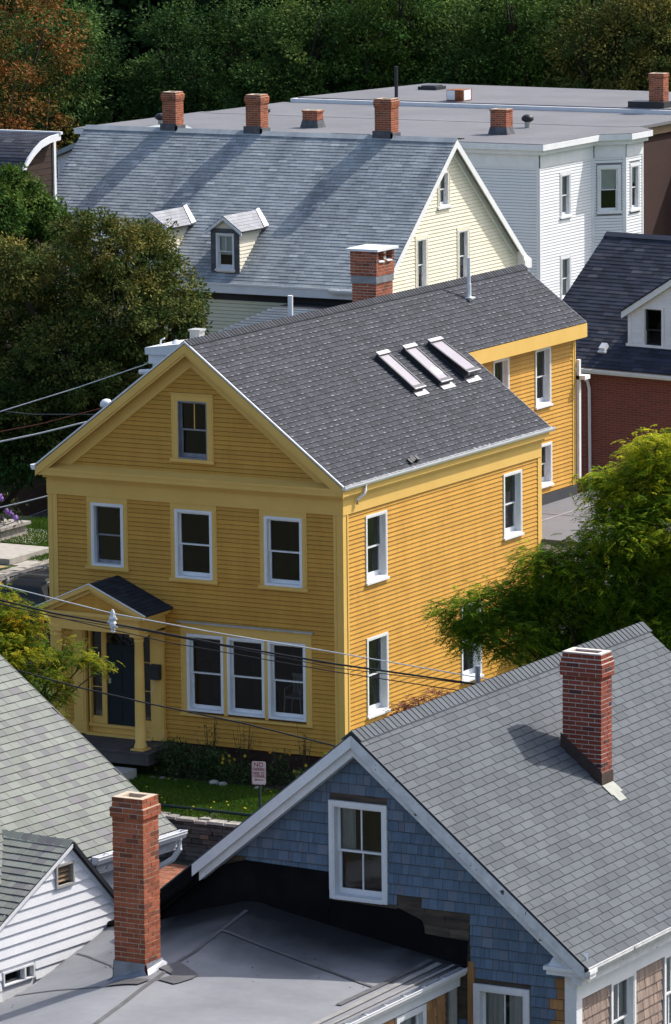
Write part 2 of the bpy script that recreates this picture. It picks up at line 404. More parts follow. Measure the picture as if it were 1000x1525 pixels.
def wall(T, F, bp, holes, m, name='wall', thick=0.12, parent=None, back=0.0):
    """Wall sheet with real thickness and real openings; bp = list of (v, left, right)."""
    vs = sorted({p[0] for p in bp} | {min(max(x, bp[0][0]), bp[-1][0]) for h in holes for x in (h[2], h[3])})
    b = MB(F)
    for v0, v1 in zip(vs[:-1], vs[1:]):
        if v1-v0 < 1e-5: continue
        a = span_at(bp, v0+1e-7); c = span_at(bp, v1-1e-7)
        hs = sorted([h for h in holes if h[2] <= v0+1e-6 and h[3] >= v1-1e-6])
        eL = [(a[0], c[0])]+[(h[1], h[1]) for h in hs]; eR = [(h[0], h[0]) for h in hs]+[(a[1], c[1])]
        for (l0, l1), (r0, r1) in zip(eL, eR):
            if r0-l0 < 1e-4 and r1-l1 < 1e-4: continue
            n0, n1 = -thick-back, -back
            b.hexa([(l0, v0, n0), (r0, v0, n0), (r1, v1, n0), (l1, v1, n0), (l0, v0, n1), (r0, v0, n1), (r1, v1, n1), (l1, v1, n1)])
    return b.build(name, m, T, parent)

def board_rows(bp, holes, exp, v0=None, vmax=None, maxlen=None, gap=0.012, trim=0.0):
    out = []; v = bp[0][0] if v0 is None else v0; top = bp[-1][0] if vmax is None else vmax
    while v < top-0.01:
        v1 = min(v+exp, top); s = span_at(bp, (v+v1)/2)
        if s:
            for a, b in cut(s[0]+trim, s[1]-trim, v, v1, holes):
                if b-a < 0.03: continue
                if maxlen and b-a > maxlen*1.3:
                    k = a; 
                    while b-k > maxlen*1.3:
                        q = k+maxlen*random.uniform(.55, 1.1); out.append((k, q-0.002, v+gap, v1)); k = q
                    out.append((k, b, v+gap, v1))
                else: out.append((a, b, v+gap, v1))
        v += exp
    return out

def tab_rows(bp, holes, exp, wd, gap=0.008, offset='half', wjit=0.0, lap=0.012):
    out = []; v = bp[0][0]; top = bp[-1][0]; k = 0
    while v < top-0.02:
        v1 = min(v+exp, top); s = span_at(bp, min(v+exp*0.5, top-1e-6))
        if s:
            for a, b in cut(s[0], s[1], v, v1, holes):
                if b-a < 0.04: continue
                x = a - (wd*0.5 if (k % 2 and offset == 'half') else (random.random()*wd if offset == 'rand' else 0))
                while x < b-0.01:
                    ww = wd*random.uniform(1-wjit, 1+wjit); l = max(x, a); r = min(x+ww-gap, b)
                    if r-l > 0.025: out.append((l, r, v, min(v1+lap, top)))
                    x += ww
        v += exp; k += 1
    return out

# ------------------------------------------------------------------ windows
def window(T, F, u0, u1, v0, v1, casing=0.0, cmat='white_trim', smat='white_trim', sill=0.05, sillmat=None, recess=0.07,
           brick=0.05, mun=(0, 0), munmat=None, curtain=None, gl='glass', head=None, meet=0.5, sashmat=None, bottom=0.08, proud=0.03,
           room=True, name='window', label=None, headcap=0.0):
    """Double-hung window: liner, moulding, casing, two sashes with panes, muntins, dark room behind."""
    sillmat = sillmat or smat; sashmat = sashmat or smat; munmat = munmat or sashmat
    b = MB(F)                                                    # reveal liner + outer moulding
    d0 = -recess-0.10
    b.box(u0, v0, d0, u0+0.022, v1, proud); b.box(u1-0.022, v0, d0, u1, v1, proud)
    b.box(u0+0.022, v1-0.022, d0, u1-0.022, v1, proud); b.box(u0+0.022, v0, d0, u1-0.022, v0+0.03, proud+0.008)
    if brick:
        b.box(u0-brick, v0-brick*0.4, -0.005, u0-0.001, v1+brick, proud+0.006); b.box(u1+0.001, v0-brick*0.4, -0.005, u1+brick, v1+brick, proud+0.006)
        b.box(u0-0.001, v1+0.001, -0.005, u1+0.001, v1+brick, proud+0.004)
        b.box(u0-0.001, v0-brick*0.4, -0.005, u1+0.001, v0-0.001, proud+0.02)
    wi = b.build(name, smat, T, label=label)
    e = brick
    if casing:
        c = MB(F); h = head if head else casing
        c.box(u0-e-casing, v0-0.03, -0.003, u0-e-0.001, v1+e, proud-0.004); c.box(u1+e+0.001, v0-0.03, -0.003, u1+e+casing, v1+e, proud-0.004)
        c.box(u0-e-casing, v1+e+0.001, -0.003, u1+e+casing, v1+e+h, proud-0.001)
        c.box(u0-e-casing+0.028, v0-0.03, 0.0, u0-e-casing+0.036, v1+e, proud+0.004); c.box(u1+e+casing-0.036, v0-0.03, 0.0, u1+e+casing-0.028, v1+e, proud+0.004)
        if headcap:
            c.box(u0-e-casing-0.03, v1+e+h+0.001, -0.003, u1+e+casing+0.03, v1+e+h+0.03, proud+headcap)
        c.build('casing', cmat, T, wi)
    if sill:
        s = MB(F); k = casing+e
        s.box(u0-k-0.03, v0-0.03-sill-brick*0.4, -0.004, u1+k+0.03, v0-brick*0.4-0.002, proud+0.045)
        s.build('sill', sillmat, T, wi)
    mv = v0+(v1-v0)*meet
    for lo, hi, dz, nm in ((mv-0.018, v1-0.02, -recess, mun[0]), (v0+0.03, mv+0.018, -recess-0.035, mun[1])):
        st = 0.038; bt = bottom if lo < mv-0.1 else 0.032; tp = 0.03 if lo < mv-0.1 else 0.04
        a0, a1 = u0+0.022, u1-0.022
        s = MB(F)
        s.box(a0, lo, dz-0.03, a0+st, hi, dz); s.box(a1-st, lo, dz-0.03, a1, hi, dz)
        s.box(a0+st, hi-tp, dz-0.03, a1-st, hi, dz-0.001); s.box(a0+st, lo, dz-0.03, a1-st, lo+bt, dz-0.001)
        so = s.build('sash', sashmat, T, wi)
        g = MB(F); g.quad((a0+st-.004, lo+bt-.004, dz-0.018), (a1-st+.004, lo+bt-.004, dz-0.018), (a1-st+.004, hi-tp+.004, dz-0.018), (a0+st-.004, hi-tp+.004, dz-0.018))
        g.build('pane', gl, T, wi)
        for k in range(nm):
            q = a0+(a1-a0)*(k+1)/(nm+1); s = MB(F); s.box(q-0.011, lo+bt, dz-0.022, q+0.011, hi-tp, dz-0.004); s.build('muntin', munmat, T, wi)
    if curtain:
        for (cu0, cu1, cv0, cv1, cm) in curtain:
            s = MB(F); nn = 9; dd = -recess-0.078
            xs = [u0+(u1-u0)*(cu0+(cu1-cu0)*i/nn) for i in range(nn+1)]
            vs_ = [(x, v0+(v1-v0)*cv, dd-(0.025 if (i % 2 and cm == 'curtain') else 0)) for cv in (cv0, cv1) for i, x in enumerate(xs)]
            s.add(vs_, [(i, i+1, nn+2+i, nn+1+i) for i in range(nn)]); s.build('curtain', cm, T, wi)
    if room:
        s = MB(F); a, c, dn, df = u0-0.02, u1+0.02, d0-0.002, d0-0.9
        lo, hi = v0-0.02, v1+0.02
        s.quad((a, lo, df), (c, lo, df), (c, hi, df), (a, hi, df)); s.quad((a, lo, dn), (a, lo, df), (a, hi, df), (a, hi, dn))
        s.quad((c, lo, df), (c, lo, dn), (c, hi, dn), (c, hi, df)); s.quad((a, lo, dn), (c, lo, dn), (c, lo, df), (a, lo, df)); s.quad((a, hi, df), (c, hi, df), (c, hi, dn), (a, hi, dn))
        s.build('room_interior', 'room_dark', T, wi)
    return wi

# ------------------------------------------------------------------ chimneys
_brickmesh = {}
def chimney(T, x0, y0, x1, y1, z0, z1, m='brick_red', mm='mortar', ch=0.068, corbel=None, single=True, parent=None, name='chimney',
            cap=True, flue=0.10, rough=0.002, label=None, holes_top=None):
    """Mortar core with a ring of separate bricks in running bond; corbel = {course from top: outward step}."""
    corbel = corbel or {}
    n = int(round((z1-z0)/ch)); ch = (z1-z0)/n
    b = MB(); i = 0.0065; fl = flue
    def ring(za, zb, e):
        X0, Y0, X1, Y1 = x0-e+i, y0-e+i, x1+e-i, y1+e-i
        b.box(X0, Y0, za, X1, y0+fl, zb); b.box(X0, y1-fl, za, X1, Y1, zb)
        b.box(X0, y0+fl, za, x0+fl, y1-fl, zb); b.box(x1-fl, y0+fl, za, X1, y1-fl, zb)
    k0 = n-max(list(corbel.keys())+[0])-1
    ring(z0-0.0, z0+ch*k0, 0)
    k = k0
    while k < n:
        ring(z0+ch*k+0.0005, z0+ch*(k+1)-(0.006 if k == n-1 else 0.0005), corbel.get(n-1-k, 0)); k += 1
    b.box(x0+fl-.01, y0+fl-.01, z0, x1-fl+.01, y1-fl+.01, z1-0.5 if z1-z0 > 0.7 else z0+0.05)
    co = b.build(name, mm, T, parent, label=label)
    bl = []
    for k in range(n):
        e = corbel.get(n-1-k, 0); X0, Y0, X1, Y1 = x0-e, y0-e, x1+e, y1+e; z = z0+k*ch; bw = 0.098
        def run(a, c, fix, ax, side):
            L = c-a; off = 0.5 if (k % 2) else 0.0
            q = a; parts_ = []
            nb = L/0.213
            cuts = [a]; x = a+(0.107 if (k % 2 == 0 and side in (1,)) else 0.213)
            while x < c-0.06: cuts.append(x); x += 0.213
            if c-cuts[-1] < 0.05 and len(cuts) > 1: cuts.pop()
            cuts.append(c)
            for p, q in zip(cuts[:-1], cuts[1:]):
                if ax == 'x': bl.append((p+.006, q-.006, fix, fix+bw, z, 0))
                else: bl.append((fix, fix+bw, p+.006, q-.006, z, 1))
        if k % 2 == 0:
            run(X0-.005, X1+.005, Y0, 'x', 0); run(X0-.005, X1+.005, Y1-bw, 'x', 0)
            run(Y0+bw+.005, Y1-bw-.005, X0, 'y', 0); run(Y0+bw+.005, Y1-bw-.005, X1-bw, 'y', 0)
        else:
            run(Y0-.005, Y1+.005, X0, 'y', 0); run(Y0-.005, Y1+.005, X1-bw, 'y', 0)
            run(X0+bw+.005, X1-bw-.005, Y0, 'x', 0); run(X0+bw+.005, X1-bw-.005, Y1-bw, 'x', 0)
    if single:
        # faces away from the photograph's side are joined
        def seen(q): return (q[2] < y0+0.06 or q[1] > x1-0.06)
        s1 = [q for q in bl if seen(q)]; s1.sort(key=lambda q: -q[4]); far = [q for q in bl if not seen(q)]+s1[300:]; s1 = s1[:300]
        key = (m, round(ch, 4))
        if key not in _brickmesh:
            q = MB(); g = 0.004; h = ch-0.013
            q.box(0, 0, 0, 1, 1, h); _brickmesh[key] = q.mesh('brick', m)
        me = _brickmesh[key]
        for q in s1:
            o = bpy.data.objects.new('brick', me)
            jx, jy = random.uniform(-rough, rough), random.uniform(-rough, rough)
            link(o, T.A @ Matrix.Translation((q[0]+jx, q[2]+jy, q[4]+random.uniform(-.001, .001))) @ Matrix.Rotation(random.uniform(-.012, .012), 4, 'Z') @ Matrix.Diagonal((q[1]-q[0], q[3]-q[2], 1, 1)), co)
    else: far = bl
    if far:
        q = MB()
        for r in far:
            q.tone = random.random()*.98+.01; jx, jy = random.uniform(-rough, rough), random.uniform(-rough, rough)
            q.box(r[0]+jx, r[2]+jy, r[4], r[1]+jx, r[3]+jy, r[4]+ch-0.013)
        q.build('bricks', m, T, co, kind='stuff')
    return co

# ------------------------------------------------------------------ roofs
def slope_right(xr, zr, xe, ze, y0):     # slope falling toward +x, u along +y, v up the slope, origin at the eave
    return frame((xe, y0, ze), (0, 1, 0), (xr-xe, 0, zr-ze)), math.hypot(xr-xe, zr-ze)
def slope_left(xr, zr, xe, ze, y0):
    return frame((xe, y0, ze), (0, -1, 0), (xr-xe, 0, zr-ze)), math.hypot(xr-xe, zr-ze)
def slope_front(yr, zr, ye, ze, x0):
    return frame((x0, ye, ze), (1, 0, 0), (0, yr-ye, zr-ze)), math.hypot(yr-ye, zr-ze)
def slope_back(yr, zr, ye, ze, x0):
    return frame((x0, ye, ze), (-1, 0, 0), (0, yr-ye, zr-ze)), math.hypot(yr-ye, zr-ze)

def deck(T, F, bp, m='shingle_underlay', th=0.06, name='roof', parent=None):
    b = MB(F)
    for a, c in zip(bp[:-1], bp[1:]):
        if c[0]-a[0] < 1e-4: continue
        b.hexa([(a[1], a[0], -th), (a[2], a[0], -th), (c[2], c[0], -th), (c[1], c[0], -th), (a[1], a[0], 0), (a[2], a[0], 0), (c[2], c[0], 0), (c[1], c[0], 0)])
    return b.build(name, m, T, parent)

def ridge_caps(T, parent, p0, p1, half, drop, step, m, limit=300, name='ridge_cap', up=0.018):
    """overlapping caps bent over a ridge from p0 to p1; half = half width, drop = fall at the edge"""
    p0 = Vector(p0); p1 = Vector(p1); d = (p1-p0); L = d.length; d.normalize(); s = d.cross(Vector((0, 0, 1))).normalized()
    n = int(L/step); key = (round(half, 3), round(drop, 3), m, round(step, 3))
    b = MB(); t = 0.02
    a = Vector((0, 0, 0))
    v = []
    for (q, h) in ((0, t), (step*1.12, t*0.2)):
        v += [(q, -half, -drop+h), (q, 0, h+0.006), (q, half, -drop+h), (q, -half, -drop-0.004), (q, half, -drop-0.004), (q, 0, -0.004)]
    b.add(v, [(0, 1, 7, 6), (1, 2, 8, 7), (0, 3, 5, 1), (1, 5, 4, 2), (0, 6, 9, 3), (2, 4, 10, 8)])
    me = b.mesh(name, m)
    fr = Matrix.Identity(4)
    up_ = s.cross(d)
    for i in range(3): fr[i][0] = d[i]; fr[i][1] = s[i]; fr[i][2] = up_[i]
    W = T.A if T else Matrix.Identity(4)
    for k in range(n+1):
        o = bpy.data.objects.new(name, me); q = p0+d*(k*step)
        if k*step > L-0.04: break
        link(o, W @ Matrix.Translation(q+Vector((0, 0, up))) @ fr, parent)

def gutter(T, p0, p1, out, m='white_trim', size=0.12, parent=None, hang=0.6, name='gutter'):
    """K-style gutter running p0->p1, out = horizontal unit vector away from the wall"""
    p0 = Vector(p0); p1 = Vector(p1); o = Vector(out); z = Vector((0, 0, 1)); s = size
    prof = [(0, 0), (s*.75, 0), (s, s*.55), (s, s*.85), (s*1.06, s*.85), (s*1.06, s*.93), (s*.94, s*.93), (s*.94, s*.57), (s*.70, .008), (.008, .008), (.008, s*.9), (0, s*.9)]
    b = MB(); b.extrude([p0+o*a+z*(c-s*.9) for a, c in prof], p1-p0)
    L = (p1-p0); d = L.normalized()
    for q in (p0, p1-d*0.006):
        b.extrude([q+o*a+z*(c-s*.9) for a, c in ((0, 0), (s*.75, 0), (s, s*.55), (s, s*.9), (0, s*.9))], d*0.006)
    g = b.build(name, m, T, parent)
    n = int(L.length/hang)
    for k in range(n):
        q = p0+d*(hang*(k+.5)); h = MB(); h.extrude([q+o*0.004+z*(-.012), q+o*s*.95+z*(-.012), q+o*s*.95+z*0.004, q+o*.004+z*.004], d*0.025); h.build('hanger', m, T, g)
    return g

def gable_rake(T, F, bp_apex, halves, w, t, m, name='rake_board', n0=0.0, parent=None, ztrim=0.0):
    """two boards following a gable in frame F: apex (u,v), halves [(u_eave,v_eave),...]; w vertical width, t thickness"""
    for (ue, ve) in halves:
        b = MB(F); ua, va = bp_apex
        b.hexa([(ue, ve-w, n0), (ua, va-w, n0), (ua, va, n0), (ue, ve, n0), (ue, ve-w, n0+t), (ua, va-w, n0+t), (ua, va, n0+t), (ue, ve, n0+t)] if ue < ua else
               [(ua, va-w, n0), (ue, ve-w, n0), (ue, ve, n0), (ua, va, n0), (ua, va-w, n0+t), (ue, ve-w, n0+t), (ue, ve, n0+t), (ua, va, n0+t)])
        b.build(name, m, T, parent)

# ================================================================== ground, road, terrain
def sheet(name, x0, y0, x1, y1, z, m, label=None, n=1):
    b = MB(); b.quad((x0, y0, z), (x1, y0, z), (x1, y1, z), (x0, y1, z))
    o = b.build(name, m); tag(o, kind='structure', label=label); return o
sheet('ground', -1500, -600, 1500, 2500, -1.56, 'ground_soil')
sheet('road', -60, -26, 60, -8.2, -1.548, 'asphalt')
b = MB(); b.box(-60, -8.2, -1.7, 60, -8.0, -1.43); tag(b.build('kerb', 'granite'), kind='structure')
b = MB()                                                    # raised ground north of the retaining wall
b.box(-5.5, -4.25, -1.7, 120, 140, -0.60)
tag(b.build('lawn', 'lawn_soil'), kind='structure')
b = MB(); b.box(-140, -4.0, -1.7, -5.5, 140, -0.604); tag(b.build('terrain', 'ground_soil'), kind='structure')
sheet('side_road', -11.5, -4.2, -5.6, 120, -0.598, 'asphalt')
sheet('driveway', -34, 26.6, -11.5, 34.8, -0.596, 'asphalt')
b = MB(); b.box(-30, 14.0, -0.7, -12.45, 19.05, -0.12); b.box(-30, 19.051, -0.7, -13.4, 26.5, -0.12)
tag(b.build('front_lawn', 'lawn_soil'), kind='structure')
sheet('worn_grass', -30, 16.0, -13.3, 18.9, -0.114, 'dry_grass')
sheet('dooryard_path', -30, 22.3, -14.6, 24.6, -0.112, 'granite')
# brick pavement between the retaining wall and the street
b = MB(); b.box(1, -8.0, -1.6, 16, -4.9, -1.508); pv = tag(b.build('pavement', 'mortar'), kind='structure')
pr = []
for j in range(30):
    for i in range(34):
        x = 4.0+i*0.205+(0.1 if j % 2 else 0); pr.append((x, x+0.197, -8.0+j*0.102, -8.0+j*0.102+0.094))
class _N: pass
G = _N(); G.A = Matrix.Identity(4); G.e = pv
pieces('brick', G, pv, frame((0, 0, -1.505), (1, 0, 0), (0, 1, 0)), pr, 0.012, 'brick_paving', limit=120, jit=0.003, solid=True, stuff='paving_bricks')

# ================================================================== yellow house
YH = Thing('yellow_house', 'two-storey mustard yellow clapboard house with columned porch and three roof windows', 'house', (3.8, 4.85, -0.6))
W_, D_, L_, U2 = 7.6, 9.70, 16.14, 5.33
zR, zE, xE, ov = 9.171, 6.164, 7.793, 0.26
pit = (zR-zE)/(xE-3.8)
FF = face_front(0, 0)
# --- front wall
w2 = [(1.166, 1.914, 3.925, 5.298), (3.369, 4.236, 3.805, 5.298), (5.674, 6.542, 3.805, 5.298)]
w1 = [(3.627, 4.48, 0.785, 2.482), (4.676, 5.54, 0.785, 2.482), (5.725, 6.598, 0.785, 2.482)]
gw = (3.44, 4.19, 6.50, 7.80)
door_hole = (0.98, 2.66, 0.0, 2.46)
fbp = [(0, 0, W_), (6.2, 0, W_), (9.05, 3.8, 3.8)]
wf = wall(YH, FF, fbp, w2+w1+[gw, door_hole], 'yellow_gap_shadow')
ch = [(h[0]-.12, h[1]+.12, h[2]-.06, h[3]+.14) for h in w2]+[(3.50, 6.72, 0.70, 2.74), (0.64, 3.0, -0.1, 2.95)]
rows = board_rows([(0, 0.215, W_-0.215), (5.48, 0.215, W_-0.215)], ch, 0.1015, maxlen=4.0)
pieces('clapboard', YH, wf, FF, rows, 0.022, 'yellow_paint', limit=120, jit=0.001)
tb = [(6.15, 0.50, 7.10), (8.66, 3.78, 3.82)]
rows = board_rows(tb, [(gw[0]-.1, gw[1]+.1, gw[2]-.05, gw[3]+.1)], 0.1015)
pieces('clapboard', YH, wf, FF, rows, 0.022, 'yellow_paint', limit=42, jit=0.001)
b = MB(); b.box(0.03, 0.03, -0.62, W_-0.03, D_-0.03, 0.0); b.box(0.02, D_-0.04, -0.62, U2-0.03, L_-0.03, 0.0); b.build('foundation', 'foundation_brick', YH)
# --- side wall
FS = face_right(W_, 0)
sw = [(1.076, 1.966, 3.83, 5.268), (7.80, 8.645, 3.83, 5.268), (1.076, 1.966, 0.80, 2.50), (5.629, 6.535, 0.80, 2.50)]
ws = wall(YH, FS, [(0, 0.12, D_), (6.05, 0.12, D_)], sw, 'yellow_gap_shadow')
rows = board_rows([(0, 0.2, D_-0.17), (5.48, 0.2, D_-0.17)], [(h[0]-.04, h[1]+.04, h[2]-.03, h[3]+.04) for h in sw], 0.1015, maxlen=4.0)
pieces('clapboard', YH, ws, FS, rows, 0.022, 'yellow_paint', limit=90, jit=0.001)
# --- rear walls
wall(YH, face_back(W_-0.12, D_), [(0, 0, W_-U2-.12), (6.05, 0, W_-U2-.12), (7.7, W_-U2-.13, W_-U2-.12)], [], 'yellow_paint')
FE = face_right(U2, 0)
ew = [(13.99, 14.74, 6.0, 7.36), (11.73, 12.47, 6.0, 7.36), (13.99, 14.78, 4.0, 4.97)]
wl = wall(YH, FE, [(0, D_-0.12, L_), (7.95, D_-0.12, L_)], ew, 'yellow_gap_shadow')
rows = board_rows([(3.76, D_, L_-0.13), (7.52, D_, L_-0.13)], [(h[0]-.04, h[1]+.04, h[2]-.03, h[3]+.04) for h in ew], 0.1015)
pieces('clapboard', YH, wl, FE, rows, 0.022, 'yellow_paint', limit=48, jit=0.001)
wall(YH, face_back(U2-0.12, L_), [(0, 0, U2-.12), (6.2, 0, U2-.12), (7.9, 0, U2-2.2)], [], 'yellow_paint')
wall(YH, face_left(0, L_-.12), [(0, 0, L_-.24), (6.2, 0, L_-.24)], [], 'yellow_paint')
# --- trim
b = MB()
b.box(-.03, -.03, 0, .215, -.001, 5.48); b.box(.085, -.042, 0, .095, -.03, 5.47); b.build('corner_board', 'yellow_trim', YH)
b = MB()
b.box(W_-.215, -.03, 0, W_+.03, -.001, 5.48); b.box(W_-.15, -.042, 0, W_-.14, -.03, 5.47); b.box(W_+.001, -.001, 0, W_+.03, .2, 5.48); b.box(W_+.03, .14, 0, W_+.045, .2, 5.47)
b.build('corner_board', 'yellow_trim', YH)
b = MB(); b.box(W_+.001, D_-.17, 0, W_+.03, D_+.03, 5.48); b.build('corner_board', 'yellow_trim', YH)
b = MB(); b.box(U2+.001, L_-.13, 3.76, U2+.03, L_+.03, 7.5); b.box(U2+.03, L_-.05, 3.76, U2+.042, L_-.02, 7.5); b.build('corner_board', 'yellow_trim', YH)
b = MB()   # entablature: frieze, bed mould, cornice with sloped top
b.box(-.045, -.045, 5.481, W_+.045, -.002, 5.86); b.box(W_+.002, -.002, 5.481, W_+.045, D_+.0, 5.86)
b.box(-.055, -.06, 5.79, W_+.06, -.045, 5.802); b.box(-.1, -.12, 5.861, W_+.1, -.002, 5.93); b.box(W_+.002, -.002, 5.861, W_+.1, D_+.05, 5.93)
b.box(-.045, -.002, 5.481, -.002, L_, 5.86)
b.build('frieze', 'yellow_trim', YH)
b = MB()
b.box(-.19, -.26, 5.932, W_+.175, -.002, 6.10); b.box(W_+.002, 0.0, 5.932, W_+.165, D_+.17, 6.09)
b.box(-.2, -.275, 6.045, W_+.185, -.26, 6.10)
b.add([(-.19, -.262, 6.101), (W_+.17, -.262, 6.101), (W_+.1, -.003, 6.19), (-.1, -.003, 6.19)], [(0, 1, 2, 3)])
b.box(-.19, 0, 5.932, -.002, L_+.15, 6.09)
b.build('cornice', 'yellow_trim', YH)
FR0 = face_front(0, -ov)
hv = [(-.19, zE-.06), (W_+.19, zE-.06)]
gable_rake(YH, FR0, (3.8, zR-.055), hv, 0.20, 0.03, 'yellow_trim')
gable_rake(YH, FR0, (3.8, zR-.20), [(-.1, zE-.13), (W_+.1, zE-.13)], 0.12, 0.008, 'yellow_trim', name='rake_mould')
gable_rake(YH, FF, (3.8, zR-.10), [(0.0, zR-.10-3.8*pit), (W_, zR-.10-3.8*pit)], 0.50, 0.032, 'yellow_trim', name='rake_frieze', n0=0.001)
for s in (-1, 1):
    b = MB()       # soffit of the rake overhang
    xe = 3.8+s*3.95
    q = [(3.8, -ov+.002, zR-.075), (xe, -ov+.002, zR-.075-3.95*pit), (xe, 0, zR-.075-3.95*pit), (3.8, 0, zR-.075)]
    b.extrude(q, (0, 0, -0.03)); b.build('soffit', 'yellow_trim', YH)
gable_rake(YH, FR0, (3.8, zR+.012), [(-.20, zR+.012-4.0*pit), (W_+.20, zR+.012-4.0*pit)], 0.045, 0.036, 'white_trim', name='drip_edge')
# --- roof
SR, LR = slope_right(3.8, zR, xE, zE, -ov)
vell = (xE-5.58)/(xE-3.8)*LR
rbp = [(0, 0, D_+.18+ov), (vell, 0, D_+.18+ov), (vell+1e-5, 0, L_+.18+ov), (LR, 0, L_+.18+ov)]
rf = deck(YH, SR, rbp)
rows = tab_rows([(0.0, 0, D_+.18+ov), (vell, 0, D_+.18+ov), (vell+1e-4, 0, L_+.18+ov), (LR-.03, 0, L_+.18+ov)], [], 0.138, 0.20, gap=0.006, offset='rand', wjit=0.45, lap=-.009)
pieces('shingle', YH, rf, SR, rows, 0.014, 'charcoal_shingle', limit=100, jit=0.0025, stuff='shingle_field')
fk = []                                       # raised pale tabs along the butts of the laminated shingles
v = 0.002
while v < LR-.1:
    Lu = (D_+.18+ov if v < vell-.02 else L_+.18+ov); u = random.random()*.3
    while u < Lu-.2:
        q = random.uniform(.06, .15); h = random.uniform(.03, .065)
        if not any(a-.03 < u+q/2 < c+.08 and 1.85 < v < 3.35 for a, c, _ in [(6.22, 6.76, 0), (7.52, 8.10, 0), (8.78, 9.42, 0)]): fk.append((u, u+q, v, v+h))
        u += q+random.uniform(.06, .26)
    v += 0.138
pieces('shingle_tab', YH, rf, SR, fk, 0.021, 'shingle_fleck', limit=0, stuff='raised_tabs')
SL, LL = slope_left(3.8, zR, 7.6-xE, zE, L_+.18)
deck(YH, SL, [(0, 0, L_+.18+ov), (LL, 0, L_+.18+ov)], m='charcoal_shingle')
ridge_caps(YH, rf, (3.8, -ov, zR), (3.8, L_+.18, zR), 0.15, 0.105, 0.14, 'charcoal_shingle')
b = MB(); b.box(5.335, D_+.16, 7.50, 5.565, L_+.16, 7.53); b.build('soffit', 'yellow_trim', YH)
b = MB(); zz = zR-pit*(5.58-3.8)
b.box(5.565, D_-.2+.36, zz-.36, 5.60, L_+.2, zz-.02); b.build('fascia', 'yellow_trim', YH)
b = MB(); b.box(U2+.001, D_+.02, 7.5, U2+.03, L_+.03, 7.72); b.box(U2+.03, D_+.02, 7.6, U2+.10, L_+.03, 7.72); b.build('frieze', 'yellow_trim', YH)
b = MB(SR); b.box(-.01, -.012, -.03, D_+.18+ov, 0.0, .018); b.box(D_+.18+ov+.001, 0.0, -.05, D_+.18+ov+.012, vell, .012)
b.box(L_+.18+ov+.001, vell, -.05, L_+.18+ov+.012, LR, .012); b.build('drip_edge', 'lead_flashing', YH)
g = gutter(YH, (xE-.035, -.30, zE-.005), (xE-.035, D_+.34, zE-.005), (1, 0, 0), 'white_trim', 0.09)
g = gutter(YH, (7.6-xE+.01, L_+.1, zE-.01), (7.6-xE+.01, -.30, zE-.01), (-1, 0, 0), 'white_trim', 0.125)
b = MB(); b.tube([(7.81, .70, 6.08), (7.81, .70, 5.97), (7.79, .66, 5.87), (7.72, .56, 5.80), (7.69, .53, 5.76), (7.69, .53, 5.66)], 0.034, 8); b.build('downspout', 'white_trim', YH, smooth=True)
b = MB(SR)
for k in range(5): b.box(3.2+k*.1, .08+random.random()*.05, .02, 3.3+k*.1, .22, .05+random.random()*.05)
b.build('roof_bracket', 'dark_metal', YH)
# --- windows of the front
win = lambda *a, **k: window(YH, *a, **k)
win(FF, *w2[0], casing=.115, cmat='yellow_trim', sillmat='yellow_trim', head=.13, sashmat='lead_flashing', gl='glass_dim', label='upstairs window with dark grey storm sash')
win(FF, *w2[1], casing=.115, cmat='yellow_trim', sillmat='yellow_trim', head=.13)
win(FF, *w2[2], casing=.115, cmat='yellow_trim', sillmat='yellow_trim', head=.13)
for k, h in enumerate(w1): win(FF, *h, sill=0, room=True, curtain=[(0, 1, 0.0, 1.0, 'room_dark')] if False else None)
b = MB(FF)
b.box(3.42, .70, 0, 3.575, 2.535, .026); b.box(6.65, .70, 0, 6.80, 2.535, .026); b.box(4.532, .72, 0, 4.624, 2.535, .03); b.box(5.592, .72, 0, 5.673, 2.535, .03)
b.box(3.42, 2.536, 0, 6.80, 2.77, .03); b.box(3.455, .70, .026, 3.465, 2.535, .036); b.build('casing', 'yellow_trim', YH)
b = MB(FF); b.box(3.37, 2.771, 0, 6.86, 2.80, .085); b.box(3.37, 2.801, 0, 6.86, 2.81, .088); b.build('drip_cap', 'zinc', YH)
b = MB(FF); b.box(3.40, .655, 0, 6.83, .699, .075); b.build('sill', 'yellow_trim', YH)
win(FF, *gw, casing=.165, cmat='yellow_trim', sillmat='yellow_trim', head=.15, brick=0, smat='lead_flashing', sashmat='lead_flashing', mun=(1, 0), munmat='yellow_trim', headcap=.03, label='gable window with two lights over one')
for h in sw: win(FS, *h, sill=0.02, recess=.09, bottom=.11)
for h in ew: win(FE, *h, sill=0.02, recess=.09, bottom=.11)
# --- porch
PX, PR0, PR1, PE = 1.8, 3.72, -1.27, 3.09
for s, sl_ in ((1, slope_right), (-1, slope_left)):
    xe = PX+s*1.45
    Fp, Lp = sl_(PX, PR0, xe, PE, PR1 if s > 0 else -0.03)
    dp = deck(YH, Fp, [(0, 0, 1.24), (Lp, 0, 1.24)], name='porch_roof', th=.04)
    rr = tab_rows([(0, 0, 1.24), (Lp, 0, 1.24)], [], .135, .30, gap=.006, offset='half')
    pieces('shingle', YH, dp, Fp, rr, .012, 'porch_shingle', limit=60 if s > 0 else 0, jit=.001)
FPp = face_front(0, PR1)
gable_rake(YH, FPp, (PX, PR0-.02), [(PX-1.45, PE-.02), (PX+1.45, PE-.02)], .10, .02, 'yellow_trim', name='porch_rake')
gable_rake(YH, FPp, (PX, PR0+.01), [(PX-1.47, PE+.005), (PX+1.47, PE+.005)], .026, .026, 'white_trim', name='porch_drip_edge')
